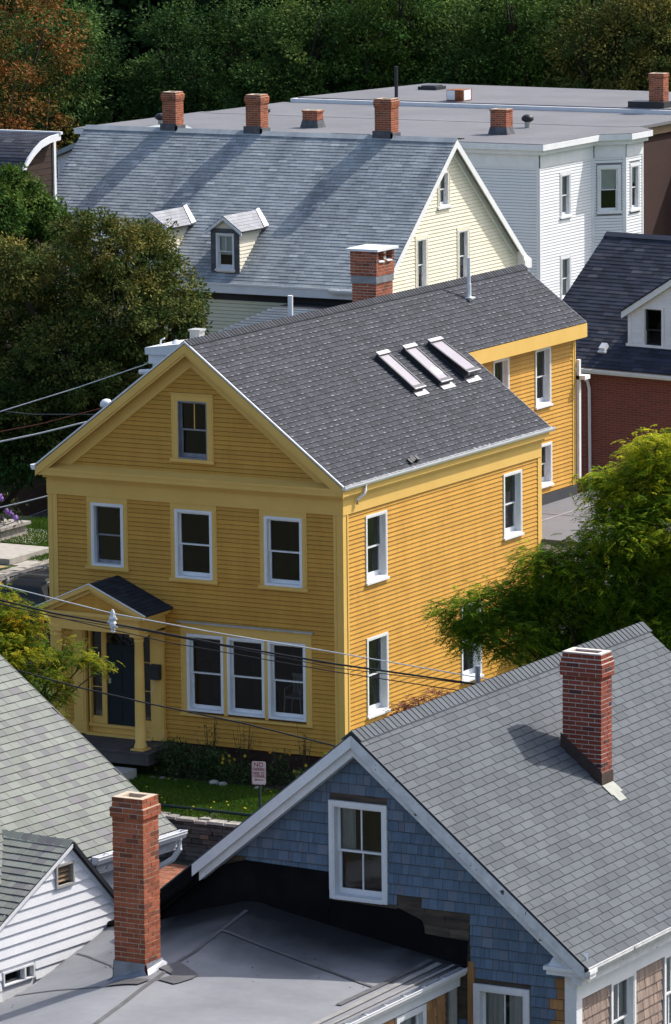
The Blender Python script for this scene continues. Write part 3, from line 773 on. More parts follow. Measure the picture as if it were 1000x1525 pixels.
gable_rake(YH, face_front(0, PR1+.10), (PX, PR0-.10), [(PX-1.3, PR0-.10-1.3*.434), (PX+1.3, PR0-.10-1.3*.434)], .12, .03, 'yellow_trim', name='porch_rake')
b = MB(); b.extrude([(PX-1.2, PR1+.12, 3.05), (PX+1.2, PR1+.12, 3.05), (PX, PR1+.12, PR0-.12)], (0, .06, 0)); b.build('porch_pediment', 'yellow_paint', YH)
pdm = [(3.06+k*.09, PX-1.15+k*.2, PX+1.15-k*.2) for k in range(7)]
b = MB(face_front(0, PR1+.12))
for z, l, r in pdm[:6]: b.box(l, z, 0, r, z+.012, .008)
b.build('porch_board_edges', 'yellow_paint', YH)
b = MB()
b.box(PX-1.12, PR1+.06, 2.70, PX+1.24, -.03, 2.98); b.box(PX-1.3, PR1-.02, 2.98, PX+1.38, -.03, 3.05); b.box(PX-1.15, PR1+.04, 2.645, PX+1.27, -.02, 2.70)
b.box(PX-1.2, PR1+.03, 2.93, PX+1.3, -.03, 2.979)
b.build('porch_entablature', 'yellow_trim', YH)
for x in (.87, 2.97):
    b = MB()
    b.lathe((x, -1.08, 0), [(.15, .03), (.15, .09), (.135, .095), (.14, .13), (.12, .15), (.118, .9), (.108, 1.8), (.098, 2.45), (.112, 2.47), (.112, 2.49), (.10, 2.50), (.105, 2.53), (.135, 2.56), (.14, 2.58)], 20)
    c = b.build('column', 'yellow_trim', YH, smooth=True)
    m_ = c.data
    b = MB(); b.box(x-.155, -1.235, 2.581, x+.155, -.925, 2.643); b.box(x-.17, -1.25, -.0, x+.17, -.91, .03); b.build('capital', 'yellow_trim', YH, c)
fl = MB(); fl.box(.45, -1.40, -.28, 3.35, -.02, -.035); fo = fl.build('porch_floor', 'porch_floor', YH)
pieces('floor_board', YH, fo, frame((0, 0, -.032), (0, 1, 0), (-1, 0, 0)), [(-1.42, -.02, -3.37+k*.12, -3.37+k*.12+.112) for k in range(24)], .028, 'porch_floor', solid=True)
b = MB(); b.box(1.2, -2.05, -.66, 3.05, -1.41, -.36); b.build('stone_step', 'granite', YH)
# door surround
for x in (.62, 2.68):
    b = MB(); b.box(x, -.11, .02, x+.32, .0, 2.55); b.box(x+.05, -.125, .3, x+.27, -.11, 2.45); b.box(x-.03, -.15, .02, x+.35, .0, .26); b.box(x-.03, -.15, 2.46, x+.35, 0, 2.56)
    b.build('door_pilaster', 'yellow_trim', YH)
b = MB()
b.box(.981, -.02, .0, 1.03, .12, 2.46); b.box(2.61, -.02, .0, 2.659, .12, 2.46); b.box(1.03, .0, .001, 2.61, .12, .22); b.box(.95, -.16, .0, 2.68, -.001, .06); b.box(.99, -.08, .2, 2.65, .0, .26)
b.box(1.30, .02, .22, 1.42, .12, 2.42); b.box(2.28, .02, .22, 2.38, .12, 2.42); b.box(1.03, 0, 2.40, 2.61, .12, 2.459)
b.box(1.03, .03, .22, 1.30, .06, .42); b.box(2.38, .03, .22, 2.61, .06, .42)
b.build('door_frame', 'yellow_trim', YH)
b = MB(); b.box(1.422, .06, .222, 2.278, .11, 2.06)
for x in (1.50, 1.88):
    for z0, z1 in ((.35, .85), (.98, 1.55), (1.65, 1.95)): b.box(x, .05, z0, x+.31, .06, z1)
dr = b.build('door', 'door_teal', YH)
b = MB(); b.box(1.49, .03, 1.2, 1.53, .05, 1.32); b.build('handle', 'zinc', YH, dr)
b = MB(); b.quad((1.422, .085, 2.10), (2.278, .085, 2.10), (2.278, .085, 2.40), (1.422, .085, 2.40)); b.build('fanlight', 'glass_dim', YH)
b = MB(); b.box(1.422, .05, 2.061, 2.278, .11, 2.10)
for k in range(1, 6):
    a = math.pi*k/6; b.tube([(1.85, .07, 2.10), (1.85+.40*math.cos(a), .07, 2.10+.29*math.sin(a))], .009, 4)
b.tube([(1.85+.2*math.cos(math.pi*k/10), .07, 2.1+.16*math.sin(math.pi*k/10)) for k in range(11)], .009, 4)
b.build('fan_bars', 'door_teal', YH)
for x0, x1 in ((1.03, 1.30), (2.38, 2.61)):
    b = MB(); b.quad((x0, .07, .42), (x1, .07, .42), (x1, .07, 2.40), (x0, .07, 2.40)); b.build('sidelight', 'glass_dim', YH)
    b = MB()
    for z in (1.08, 1.74): b.box(x0, .06, z, x1, .08, z+.02)
    b.build('glazing_bar', 'yellow_trim', YH)
b = MB(); b.box(1.06, .22, .3, 1.28, .26, 1.05); b.build('interior_chest', 'rust', YH)
b = MB(); b.box(.97, .13, -.0, 2.67, .9, 2.5); b.build('hall_interior', 'room_dark', YH)
# --- roof windows
SKU = [(6.22, 6.76, 'closed roof window, first of three from the gable'), (7.52, 8.10, 'closed roof window with a pale patch'), (8.78, 9.42, 'roof window tilted open, beside the ell')]
for k, (u0, u1, lb) in enumerate(SKU):
    v0, v1 = 2.03, 3.26
    b = MB(SR); b.box(u0, v0, -.01, u1, v1, .09)
    cb = b.build('skylight', 'skylight_frame', YH, label=lb)
    Q = SR.copy()
    if k == 2: Q = SR @ Matrix.Translation((0, v1, .09)) @ Matrix.Rotation(R(-4.5), 4, 'X') @ Matrix.Translation((0, -v1, -.09))
    b = MB(Q); f_ = .055
    for q in ((u0-.01, v0-.01, u0+f_, v1), (u1-f_, v0-.01, u1+.01, v1), (u0+f_, v0-.01, u1-f_, v0+.09), (u0+f_, v1-.07, u1-f_, v1)): b.box(q[0], q[1], .092, q[2], q[3], .135)
    b.build('sash', 'skylight_frame', YH, cb)
    b = MB(Q); b.box(u0+f_, v0+.09, .10, u1-f_, v1-.07, .118); b.build('pane', 'blind_sky_pink', YH, cb)
    b = MB(Q); b.box(u0-.02, v1-.06, .137, u1+.02, v1+.05, .17); b.box(u0+.0, v0-.03, .10, u1, v0+.0, .142); b.build('hood', 'skylight_metal', YH, cb)
    b = MB(SR); b.box(u0+.02, v0-.17, .02, u1+.06, v0-.012, .03); b.build('flashing', 'skylight_metal', YH, cb)
    if k == 1:
        b = MB(Q); b.quad((u0+.2, v0+.22, .12), (u1-f_-.02, v0+.24, .12), (u1-f_-.03, v0+.40, .12), (u0+.3, v0+.50, .12), (u0+.17, v0+.42, .12)); b.build('pale_patch', 'white_vinyl', YH, cb)
    if k == 2:
        b = MB(Q)
        for q in (u0+.1, u1-.14): b.box(q, v0-.02, .03, q+.05, v0+.02, .09)
        b.build('hinge', 'chrome', YH, cb)
# --- rear chimney behind the ridge
c = chimney(YH, 2.95, 9.02, 3.60, 9.86, 7.9, 9.47, 'brick_red', 'mortar_pale', name='chimney', label='brick chimney with metal band and white slab cap')
b = MB(); b.box(2.955, 9.025, 9.47, 3.595, 9.855, 9.655); b.box(2.93, 9.0, 9.475, 3.62, 9.88, 9.65); b.build('metal_band', 'lead_flashing', YH, c)
chimney(YH, 2.92, 8.99, 3.63, 9.89, 9.655, 9.96, 'brick_red', 'mortar_pale', parent=c, name='chimney_head', single=False, flue=.12)
for q in ((2.92, 8.99, 3.63, 9.11), (2.92, 9.77, 3.63, 9.89), (3.50, 9.38, 3.63, 9.50), (2.92, 9.12, 3.04, 9.76)):
    b = MB(); b.box(q[0]+.006, q[1]+.006, 9.96, q[2]-.006, q[3]-.006, 10.24)
    b.build('chimney_pier', 'mortar_pale', YH, c)
    b = MB()
    for k in range(4):
        z = 9.963+k*.069; L0 = q[2]-q[0]; L1 = q[3]-q[1]
        if L0 >= L1:
            x = q[0]-(.1 if k % 2 else 0)
            while x < q[2]-.02:
                a0, a1 = max(x, q[0]), min(x+.205, q[2]); b.tone = random.random(); b.box(a0, q[1], z, a1, q[3], z+.058); x += .215
        else:
            y = q[1]-(.1 if k % 2 else 0)
            while y < q[3]-.02:
                a0, a1 = max(y, q[1]), min(y+.205, q[3]); b.tone = random.random(); b.box(q[0], a0, z, q[2], a1, z+.058); y += .215
    b.build('bricks', 'brick_red', YH, c, kind='stuff')
b = MB()
for y in (9.12, 9.51): b.extrude([(3.40, y, 9.97), (3.66, y, 9.97), (3.66, y, 9.99), (3.40, y, 10.05)], (0, .24, 0))
b.build('vent_sills', 'white_trim', YH, c)
b = MB(); b.box(2.84, 8.91, 10.245, 3.71, 9.97, 10.30); b.build('cap', 'white_vinyl', YH, c)
b = MB(); b.box(4.24, 12.28, 8.80, 4.46, 12.5, 8.83); b.F = None; b.tube([(4.34, 12.39, 8.7), (4.34, 12.39, 9.16)], .055, 10); b.tube([(4.34, 12.39, 9.16), (4.34, 12.39, 9.80)], .042, 10)
b.build('vent_pipe', 'white_trim', YH, smooth=False)
b = MB(); b.tube([(3.3, 5.4, 8.6), (3.3, 5.4, 9.57)], .062, 10); b.build('vent_pipe', 'white_trim', YH)
# --- flat-roofed rear addition
b = MB(); b.box(U2+.002, D_+.002, -.6, 11.2, 16.9, 3.38); b.build('addition_wall', 'white_vinyl', YH)
b = MB(); b.box(U2+.02, D_+.01, 3.38, 11.3, 17.0, 3.5); b.build('addition_roof', 'flat_roof_grey', YH)
b = MB(); b.box(U2+.031, D_+.02, 3.45, U2+.06, L_+.04, 3.755); b.build('roof_upstand', 'foundation_dark', YH)
b = MB(); b.box(6.4, D_+.1, 3.504, 6.5, 16.9, 3.512); b.box(9.4, D_+.1, 3.504, 9.5, 16.9, 3.512); b.box(U2+.06, 13.1, 3.504, 11.2, 13.16, 3.510); b.build('roof_seam', 'seam_mid', YH)
b = MB(); b.box(5.36, 16.2, 3.9, 5.44, 16.3, 6.9); b.box(5.36, 16.2, 6.4, 5.6, 16.5, 6.5); b.build('meter_pipe', 'white_trim', YH)

# ================================================================== blue shingled house (foreground right)
BC, BY = 27.33, -35.25
BH = Thing('blue_house', 'foreground house with weathered blue shingle gable, grey roof and slim brick chimney', 'house', (BC, -30.6, -1.5))
brE, bzE, brR, bzR, by0, by1 = 3.66, 5.97, BC, 8.93, -35.50, -26.10
bpit = (bzR-bzE)/brE
FB = face_front(0, BY)
bwin = [(26.90, 27.70, 6.50, 7.83), (29.19, 29.91, 4.10, 5.42)]
wbp = [(-1.5, BC-3.36, BC+3.36), (bzR-.12-3.36*bpit, BC-3.36, BC+3.36), (bzR-.12, BC-.001, BC+.001)]
wb = wall(BH, FB, wbp, bwin, 'old_board', thick=.14)
wholes = [(bwin[0][0]-.06, bwin[0][1]+.06, 6.40, 7.93), (bwin[1][0]-.09, bwin[1][1]+.09, 3.9, 5.50),
          (23, 25.46, 5.0, 6.86), (25.0, 26.86, 5.0, 6.83), (26.8, 27.92, 5, 6.42), (27.9, 28.3, 5, 6.58), (28.2, 29.06, 5, 6.40)]
vb = [(2.38, BC-3.3, BC+3.24), (bzR-.12-3.3*bpit, BC-3.3, BC+3.24), (bzR-.33, BC-.12, BC+.12)]
rows = tab_rows(vb, wholes, 0.152, 0.118, gap=0.004, offset='rand', wjit=0.5, lap=-.014)  # courses stop short so dark boards behind stand in for butt shadows
main_rows, raw_rows = [], []
for r in rows:
    (raw_rows if (r[0] > 30.27 and r[3] < 5.75 and r[1] > 30.32+0.02*math.sin(r[2]*40)) or (r[0] > 29.0 and r[1] < 29.16 and r[3] < 5.85) else main_rows).append(r)
pieces('shingle', BH, wb, FB, main_rows, 0.026, 'blue_cedar', limit=250, jit=0.003, stuff='shingle_field', tilt=.004)
pieces('bare_shingle', BH, wb, FB, raw_rows, 0.018, 'raw_cedar', limit=40, jit=0.003)
b = MB(FB); b.box(29.02, 4.3, -.01, 29.12, 5.80, .03); b.build('bare_stud', 'raw_cedar', BH)
bare = [(27.92, 28.34, 6.42, 6.57), (28.28, 28.66, 6.26, 6.39), (28.67, 29.05, 6.24, 6.38), (28.34, 28.72, 6.12, 6.24), (28.73, 29.04, 6.10, 6.23)]
pieces('bare_board', BH, wb, FB, bare, .012, 'old_board', solid=True, jit=.002)
window(BH, FB, *bwin[0], smat='white_trim', brick=.065, sill=.0, mun=(1, 1), curtain=[(.0, .32, .5, 1, 'curtain')], proud=.04, gl='glass_dim', label='attic window with a broken sill corner')
window(BH, FB, *bwin[1], smat='white_trim', brick=.075, sill=.04, mun=(1, 1), curtain=[(0, .45, 0, 1, 'curtain'), (.55, 1, 0, 1, 'curtain')], proud=.04)
# other walls
FBs = face_right(BC+3.36, 0)
bs = [(-34.14, -33.44, 4.2, 5.40), (-32.40, -31.7, 4.2, 5.40), (-30.4, -29.7, 4.2, 5.40)]
wsd = wall(BH, FBs, [(-1.5, BY-.001, -26.35), (5.85, BY-.001, -26.35)], bs, 'old_board')
srows = tab_rows([(1.0, BY+.16, -26.4), (5.42, BY+.16, -26.4)], [(h[0]-.06, h[1]+.06, h[2]-.06, h[3]+.1) for h in bs], .152, .16, gap=.008, offset='rand', wjit=.4, lap=-.012)
pieces('side_shingle', BH, wsd, FBs, srows, .02, 'tan_cedar', limit=140, jit=.003)
for h in bs: window(BH, FBs, *h, smat='white_trim', brick=.05, sill=.03, mun=(1, 1), recess=.05, curtain=[(.5, 1, 0, 1, 'curtain')])
wall(BH, face_back(BC+3.24, -26.35), [(-1.5, 0, 6.6), (5.85, 0, 6.6), (8.75, 3.29, 3.31)], [], 'blue_cedar')
wall(BH, face_left(BC-3.36, -26.47), [(-1.5, 0, 8.65), (5.85, 0, 8.65)], [], 'blue_cedar')
b = MB(); x = BC+3.36
b.box(x-.15, BY-.04, -1.5, x+.03, BY-.001, 5.76); b.box(x+.001, BY-.001, -1.5, x+.03, BY+.14, 5.42)
b.build('corner_board', 'white_trim', BH)
b = MB(); b.box(x+.001, BY-.03, 5.42, x+.035, -26.3, 5.80); b.build('frieze', 'white_trim', BH)
b = MB(); b.box(x+.036, BY-.21, 5.70, x+.20, -26.2, 5.84); b.build('cornice', 'white_peeling', BH)
b = MB(); b.extrude([(x+.10, by0, 5.83), (x+.27, by0, 5.83), (x+.325, by0, 5.92), (x+.325, by0, 5.965), (x+.06, by0, 6.0)], (0, by1-by0, 0)); b.build('eave_mould', 'white_peeling', BH)
b = MB()   # cornice return on the gable
b.box(30.33, BY-.19, 5.80, x+.31, BY-.001, 5.87); b.box(30.30, BY-.23, 5.871, x+.335, BY-.001, 5.925)
b.add([(30.36, BY-.20, 5.926), (x+.3, BY-.20, 5.926), (x+.2, BY-.02, 6.12), (30.42, BY-.02, 6.12)], [(0, 1, 2, 3)]); b.add([(30.36, BY-.2, 5.926), (30.42, BY-.02, 6.12), (30.36, BY-.02, 5.926)], [(0, 1, 2)])
b.build('cornice_return', 'white_trim', BH)
FB0 = face_front(0, by0)
gable_rake(BH, FB0, (BC, bzR-.03), [(BC+3.62, bzR-.03-3.62*bpit)], .17, .03, 'white_peeling', parent=None)
gable_rake(BH, FB0, (BC, bzR-.03), [(24.72, bzR-.03-2.61*bpit)], .17, .03, 'white_trim')
gable_rake(BH, FB0, (24.715, bzR-.03-2.615*bpit), [(BC-3.62, bzR-.03-3.62*bpit)], .17, .032, 'black_tar', name='tarred_rake')
gable_rake(BH, FB, (BC, bzR-.1), [(BC+3.5, bzR-.1-3.5*bpit)], .235, .21, 'white_peeling', name='rake_frieze', n0=.002)
gable_rake(BH, FB, (BC, bzR-.1), [(24.80, bzR-.1-2.53*bpit)], .235, .21, 'white_trim', name='rake_frieze', n0=.002)
gable_rake(BH, FB, (24.795, bzR-.1-2.535*bpit), [(BC-3.5, bzR-.1-3.5*bpit)], .235, .212, 'black_tar', name='tarred_frieze', n0=.002)
SB, LB = slope_right(BC, bzR, BC+brE, bzE, by0)
rfb = deck(BH, SB, [(0, 0, by1-by0), (LB, 0, by1-by0)])
# chimney opening: the chimney passes through; shingles stop round it
cx0, cx1, cy0, cy1 = 28.46, 29.087, -31.14, -30.78
def sv(xx): return (BC+brE-xx)/brE*LB
rows = tab_rows([(0, 0, by1-by0), (LB-.02, 0, by1-by0)], [(cy0-by0-.02, cy1-by0+.02, sv(cx1)-.02, sv(cx0)+.02)], .127, .333, gap=.011, lap=-.008)
pieces('shingle', BH, rfb, SB, rows, .010, 'grey_shingle', limit=300, jit=.0012, stuff='shingle_field')
SBL, _ = slope_left(BC, bzR, BC-brE, bzE, by1)
deck(BH, SBL, [(0, 0, by1-by0), (LB, 0, by1-by0)], m='grey_shingle')
ridge_caps(BH, rfb, (BC, by0, bzR), (BC, by1, bzR), .16, .125, .135, 'grey_shingle')
b = MB(SB); b.box(-.012, -.02, -.06, .0, LB, .014); b.box(0, -.03, -.05, by1-by0, -.012, .008); b.build('drip_edge', 'dark_metal', BH)
c = chimney(BH, cx0, cy0, cx1, cy1, 7.3, 9.44, 'brick_dark', 'mortar_pale', ch=.0668, corbel={4: .03, 3: .03, 2: .03, 1: .015}, flue=.09, label='slim red chimney with pale mortar')
b = MB(); b.box(cx0-.0, cy0-.0, 9.435, cx1, cy0+.085, 9.452); b.box(cx0, cy1-.085, 9.435, cx1, cy1, 9.452); b.box(cx0, cy0+.085, 9.435, cx0+.09, cy1-.085, 9.452); b.box(cx1-.09, cy0+.085, 9.435, cx1, cy1-.085, 9.452)
b.build('mortar_cap', 'mortar_pale', BH, c)
zc = lambda xx: bzR-bpit*(xx-BC)
b = MB()   # stepped flashing on the front side, apron below
b.extrude([(cx0-.03, cy0-.012, zc(cx0-.03)), (cx1+.012, cy0-.012, zc(cx1+.012)), (cx1+.012, cy0-.012, zc(cx1)+.20), (cx0-.03, cy0-.012, zc(cx0)+.23)], (0, .010, 0))
b.extrude([(cx1+.002, cy0-.012, zc(cx1)-.02), (cx1+.014, cy0-.012, zc(cx1)-.02), (cx1+.014, cy0-.012, zc(cx1)+.17), (cx1+.002, cy0-.012, zc(cx1)+.17)], (0, cy1-cy0+.03, 0))
b.build('flashing', 'brown_flashing', BH, c)
b = MB(SB); a0 = cy0-by0; v1 = sv(cx1)-.02
b.box(a0-.02, v1-.20, .012, a0+.34, v1, .02); b.box(a0+.02, v1-.34, .012, a0+.26, v1-.2, .019); b.build('apron', 'dull_zinc', BH, c)
b = MB(); b.tube([(26.45, -29.95, 7.9), (26.45, -29.95, 8.86)], .04, 8); b.build('vent_pipe', 'lead_flashing', BH)

# ================================================================== flat-roofed extension
EX = Thing('roof_extension', 'low extension with grey membrane flat roof butting against the blue gable', 'building', (26, -39.5, -1.5))
def lerp_(v, P):
    if v <= P[0][0]: return P[0][1]
    for a, c in zip(P[:-1], P[1:]):
        if v <= c[0]: return a[1]+(c[1]-a[1])*(v-a[0])/(c[0]-a[0])
    return P[-1][1]
def rz(x, y):
    zr_ = lerp_(y, [(-43.5, 5.80), (-38.2, 5.86), (-37.0, 5.95), (-36.1, 6.12), (-35.25, 6.36)])
    zw_ = lerp_(y, [(-43.5, 4.95), (-40, 5.0), (-37.3, 5.12), (-35.6, 5.36), (-34.64, 5.52)])
    e = .25
    if x > 25.6+e: z = zr_+(5.745-zr_)*((x-25.6)/3.4)**(1.0 if y < -36 else .9)
    elif x < 25.6-e: z = zw_+(zr_-zw_)*min(1, max(0, (x-22.85)/2.75))**.85
    else:
        t = (x-25.6+e)/(2*e); a = zw_+(zr_-zw_)*((2.75-e)/2.75)**.85; c = zr_+(5.745-zr_)*(e/3.4); z = a*(1-t)**2+2*t*(1-t)*zr_+c*t*t
    q = noise.noise(Vector((x*1.3, y*1.3, 3.1)))*.007+noise.noise(Vector((x*.8+(y*.8), y*2.6, 1.1)))*.012*(1 if y > -37.2 else .3)
    return z+q*min(1, max(0, (29.0-x)/.5))
def yfar(x): return -35.24 if x > 23.9 else -35.24+(23.9-x)/1.1*.62
b = MB(); nx, ny = 70, 80; g = {}
for i in range(nx+1):
    x = 22.78+(28.98-22.78)*i/nx
    for j in range(ny+1):
        y = -43.5+(yfar(x)+43.5)*j/ny; xx = max(x, 22.79+(-34.64-y)*.105); g[i, j] = len(b.v); b.v.append((xx, y, rz(xx, y)))
for i in range(nx):
    for j in range(ny): b.f.append([g[i, j], g[i+1, j], g[i+1, j+1], g[i, j+1]]); b.m.append(0); b.t.append(0)
# membrane material: grey, tar stain near the wall spread to paint the gable's shadow
mm = mat('membrane', (0.235, 0.24, 0.255), (0.165, 0.17, 0.182), scale=.55, rough=.62, bscale=7, bump=.25, contrast=(.35, .7), spec=.35)
n = mm.node_tree.nodes; L = mm.node_tree.links; bs_ = n['Principled BSDF']; src = bs_.inputs['Base Color'].links[0].from_socket
ge = n.new('ShaderNodeNewGeometry'); se = n.new('ShaderNodeSeparateXYZ'); L.new(ge.outputs['Position'], se.inputs[0])
nz = n.new('ShaderNodeTexNoise'); nz.inputs['Scale'].default_value = 1.1; nz.inputs['Detail'].default_value = 5; nz.inputs['Distortion'].default_value = .6; L.new(ge.outputs['Position'], nz.inputs['Vector'])
def mth(op, a, bb, c_=None):
    q = n.new('ShaderNodeMath'); q.operation = op
    for i, v in enumerate([a, bb] + ([c_] if c_ is not None else [])):
        if isinstance(v, (int, float)): q.inputs[i].default_value = v
        else: L.new(v, q.inputs[i])
    return q.outputs[0]
edge = mth('ADD', se.outputs[1], mth('MULTIPLY', nz.outputs['Fac'], 1.5))           # y + noise
edge = mth('SUBTRACT', edge, mth('MULTIPLY', se.outputs[0], .16))                    # wider stain toward the left
mr = n.new('ShaderNodeMapRange'); mr.inputs[1].default_value = -40.9; mr.inputs[2].default_value = -39.1; L.new(edge, mr.inputs[0])
lim = n.new('ShaderNodeMapRange'); lim.inputs[1].default_value = 23.6; lim.inputs[2].default_value = 24.4; L.new(se.outputs[0], lim.inputs[0])
mxx = n.new('ShaderNodeMix'); mxx.data_type = 'RGBA'; L.new(mth('MULTIPLY', mr.outputs[0], lim.outputs[0]), mxx.inputs[0]); L.new(src, mxx.inputs[6]); mxx.inputs[7].default_value = (.016, .016, .018, 1)
L.new(mxx.outputs[2], bs_.inputs['Base Color'])
mt_o = b.build('membrane_roof', 'membrane', EX, smooth=True)
# membrane turned up the gable wall
b = MB(); top = [(23.95, 6.05), (24.7, 6.66), (25.46, 6.88), (26.84, 6.85), (26.845, 6.44), (27.9, 6.42), (27.92, 6.44), (28.3, 6.30), (28.34, 6.11), (29.03, 6.08), (29.05, 5.8)]
for (xa, za), (xb, zb) in zip(top[:-1], top[1:]):
    if xb-xa < .02: continue
    k = max(1, int((xb-xa)/.15))
    for q in range(k):
        x0_, x1_ = xa+(xb-xa)*q/k, xa+(xb-xa)*(q+1)/k; za_, zb_ = za+(zb-za)*q/k, za+(zb-za)*(q+1)/k
        b.add([(x0_, BY-.09, rz(x0_, BY-.05)-.03), (x1_, BY-.09, rz(x1_, BY-.05)-.03), (x1_, BY-.025, zb_), (x0_, BY-.025, za_), (x0_, BY-.002, za_+.0), (x1_, BY-.002, zb_)], [(0, 1, 2, 3), (3, 2, 5, 4)])
b.build('tar_flashing', 'black_tar', EX)
b = MB()      # black rolled edge running down-left to the neighbour
pts = [(24.72, -35.5, 6.60), (24.3, -35.5, 6.27), (24.0, -35.46, 6.03), (23.6, -35.2, 5.84), (23.2, -34.95, 5.68), (22.8, -34.7, 5.52)]
b.tube(pts, [.05, .06, .07, .07, .06, .05], 8); b.build('rolled_edge', 'black_tar', EX, smooth=True)
def seam(pts, w, name, m, dz=.006, n_=14):
    b = MB(); P = []
    for (xa, ya), (xb, yb) in zip(pts[:-1], pts[1:]):
        for q in range(n_): t = q/n_; P.append((xa+(xb-xa)*t, ya+(yb-ya)*t))
    P.append(pts[-1]); vs = []
    for i, (x, y) in enumerate(P):
        x2, y2 = P[min(i+1, len(P)-1)]; x1, y1 = P[max(i-1, 0)]; d = Vector((x2-x1, y2-y1)).normalized(); nx_, ny_ = -d.y*w/2, d.x*w/2
        jj = noise.noise(Vector((x*6, y*6, 0)))*.012
        for s_ in (-1, 1):
            X, Y = x+nx_*s_*(1+jj*6), y+ny_*s_*(1+jj*6); vs.append((X, Y, rz(X, Y)+dz+.004))
    b.add(vs, [(2*i, 2*i+1, 2*i+3, 2*i+2) for i in range(len(P)-1)]); return b.build(name, m, EX, mt_o)
mat('seam_tape', (0.125, 0.122, 0.125), (0.085, 0.083, 0.086), scale=4, rough=.7)
mat('seam_light', (0.30, 0.29, 0.28), (0.22, 0.215, 0.21), scale=5, rough=.6)
seam([(26.2, -40.6), (25.8, -38.6), (25.62, -37.6), (25.6, -36.3), (25.66, -35.6)], .07, 'seam', 'seam_tape')
seam([(25.62, -36.25), (26.6, -36.5), (27.6, -36.78), (28.58, -37.1)], .055, 'seam', 'seam_tape', dz=.010)
seam([(28.56, -35.5), (28.56, -36.6), (28.52, -38.1)], .09, 'seam', 'seam_tape', dz=.014)
seam([(28.72, -35.55), (28.72, -37), (28.70, -43)], .09, 'metal_strip', 'seam_light', dz=.014)
seam([(28.90, -35.45), (28.90, -37), (28.90, -43)], .05, 'metal_strip', 'seam_light', dz=.014)
seam([(25.55, -37.62), (26.05, -37.95), (25.95, -38.35)], .32, 'seam', 'seam_tape', dz=.016)
seam([(25.1, -38.42), (25.7, -38.5)], .30, 'seam', 'seam_tape', dz=.018)
seam([(23.05, -36.0), (24.3, -37.1), (25.0, -37.9)], .03, 'wrinkle', 'seam_tape', dz=.004)
seam([(23.2, -37.9), (24.2, -38.2), (25.0, -38.5)], .05, 'wrinkle', 'seam_tape', dz=.004)
b = MB(); rq = random.Random(12)
for k in range(34):
    x, y = rq.uniform(23.6, 28.5), rq.gauss(-36.6, 1.1); y = max(-41, min(-35.45, y)); z = rz(x, y)+.003; a = rq.uniform(0, 6.28); l = rq.uniform(.006, .022)
    b.hexa([(x, y, z), (x+l*math.cos(a), y+l*math.sin(a), z), (x+l*math.cos(a)-l*.5*math.sin(a), y+l*math.sin(a)+l*.5*math.cos(a), z), (x-l*.5*math.sin(a), y+l*.5*math.cos(a), z)]+[(x, y, z+.008), (x+l*math.cos(a), y+l*math.sin(a), z+.01), (x+l*math.cos(a)-l*.5*math.sin(a), y+l*math.sin(a)+l*.5*math.cos(a), z+.008), (x-l*.5*math.sin(a), y+l*.5*math.cos(a), z+.01)])
b.build('roof_debris', 'old_board', EX, mt_o, kind='stuff')
# walls
xw = 28.86
FX = face_right(xw, 0)
xh = [(-37.06, -36.34, 4.2, 5.34), (-39.6, -38.9, 4.2, 5.34)]
wx = wall(EX, FX, [(-1.5, -43.4, BY-.01), (5.64, -43.4, BY-.01)], xh, 'old_board')
rr = tab_rows([(1.0, -43.2, BY-.42), (5.5, -39.9, BY-.42)], [(h[0]-.1, h[1]+.1, h[2]-.06, h[3]+.1) for h in xh], .13, .15, gap=.004, offset='rand', wjit=.4)
pieces('shingle', EX, wx, FX, rr, .016, 'raw_cedar', limit=60, jit=.002)
for h in xh: window(EX, FX, *h, smat='white_trim', brick=.07, sill=.03, recess=.05, curtain=[(0, 1, 0, 1, 'curtain')])
b = MB(); b.box(xw+.001, -43.4, 5.43, xw+.04, BY-.02, 5.62); b.build('fascia', 'white_trim', EX)
b = MB(); b.box(xw+.001, -35.55, 3.6, xw+.035, -35.36, 5.429); b.build('corner_board', 'zinc', EX)
gutter(EX, (xw+.045, -43.4, 5.71), (xw+.045, BY-.03, 5.71), (1, 0, 0), 'white_trim', .12, hang=.55)
wall(EX, face_front(0, -43.4), [(-1.5, 23.4, xw), (5.0, 23.4, xw)], [], 'old_board')
wall(EX, face_left(23.0, -35.3), [(-1.5, 0, 8.0), (4.9, 0, 8.0)], [], 'old_board')
wall(EX, face_back(23.9, -35.1), [(-1.5, 0, 1.1), (5.0, 0, 1.1)], [], 'black_tar')
# left chimney
LC = chimney(EX, 24.935, -38.02, 25.43, -37.60, 5.55, 8.30, 'brick_red', 'mortar', ch=.0706, corbel={2: .025, 3: .025}, flue=.10, rough=.0022, label='tall weathered brick chimney on the flat roof')
b = MB()
x0_, y0_, x1_, y1_ = 24.93, -38.025, 25.435, -37.595; zb = 5.78
for q in ([(x0_, y0_), (x1_, y0_)], [(x1_, y0_), (x1_, y1_)], [(x1_, y1_), (x0_, y1_)], [(x0_, y1_), (x0_, y0_)]):
    (ax, ay), (bx, by_) = q; d = Vector((bx-ax, by_-ay, 0)).normalized(); o = Vector((d.y, -d.x, 0))
    A_, B_ = Vector((ax, ay, 0))+o*.012, Vector((bx, by_, 0))+o*.012
    A2, B2 = A_+o*.09-d*.09, B_+o*.09+d*.09
    hA, hB = (rz(A2.x, A2.y), rz(B2.x, B2.y))
    b.add([(A2.x, A2.y, hA-.02), (B2.x, B2.y, hB-.02), (B_.x+o.x*.02, B_.y+o.y*.02, hB+.06), (A_.x+o.x*.02, A_.y+o.y*.02, hA+.06), (B_.x, B_.y, zb+.20), (A_.x, A_.y, zb+.20)], [(0, 1, 2, 3), (3, 2, 4, 5)])
b.build('flashing', 'lead_flashing', EX, LC)

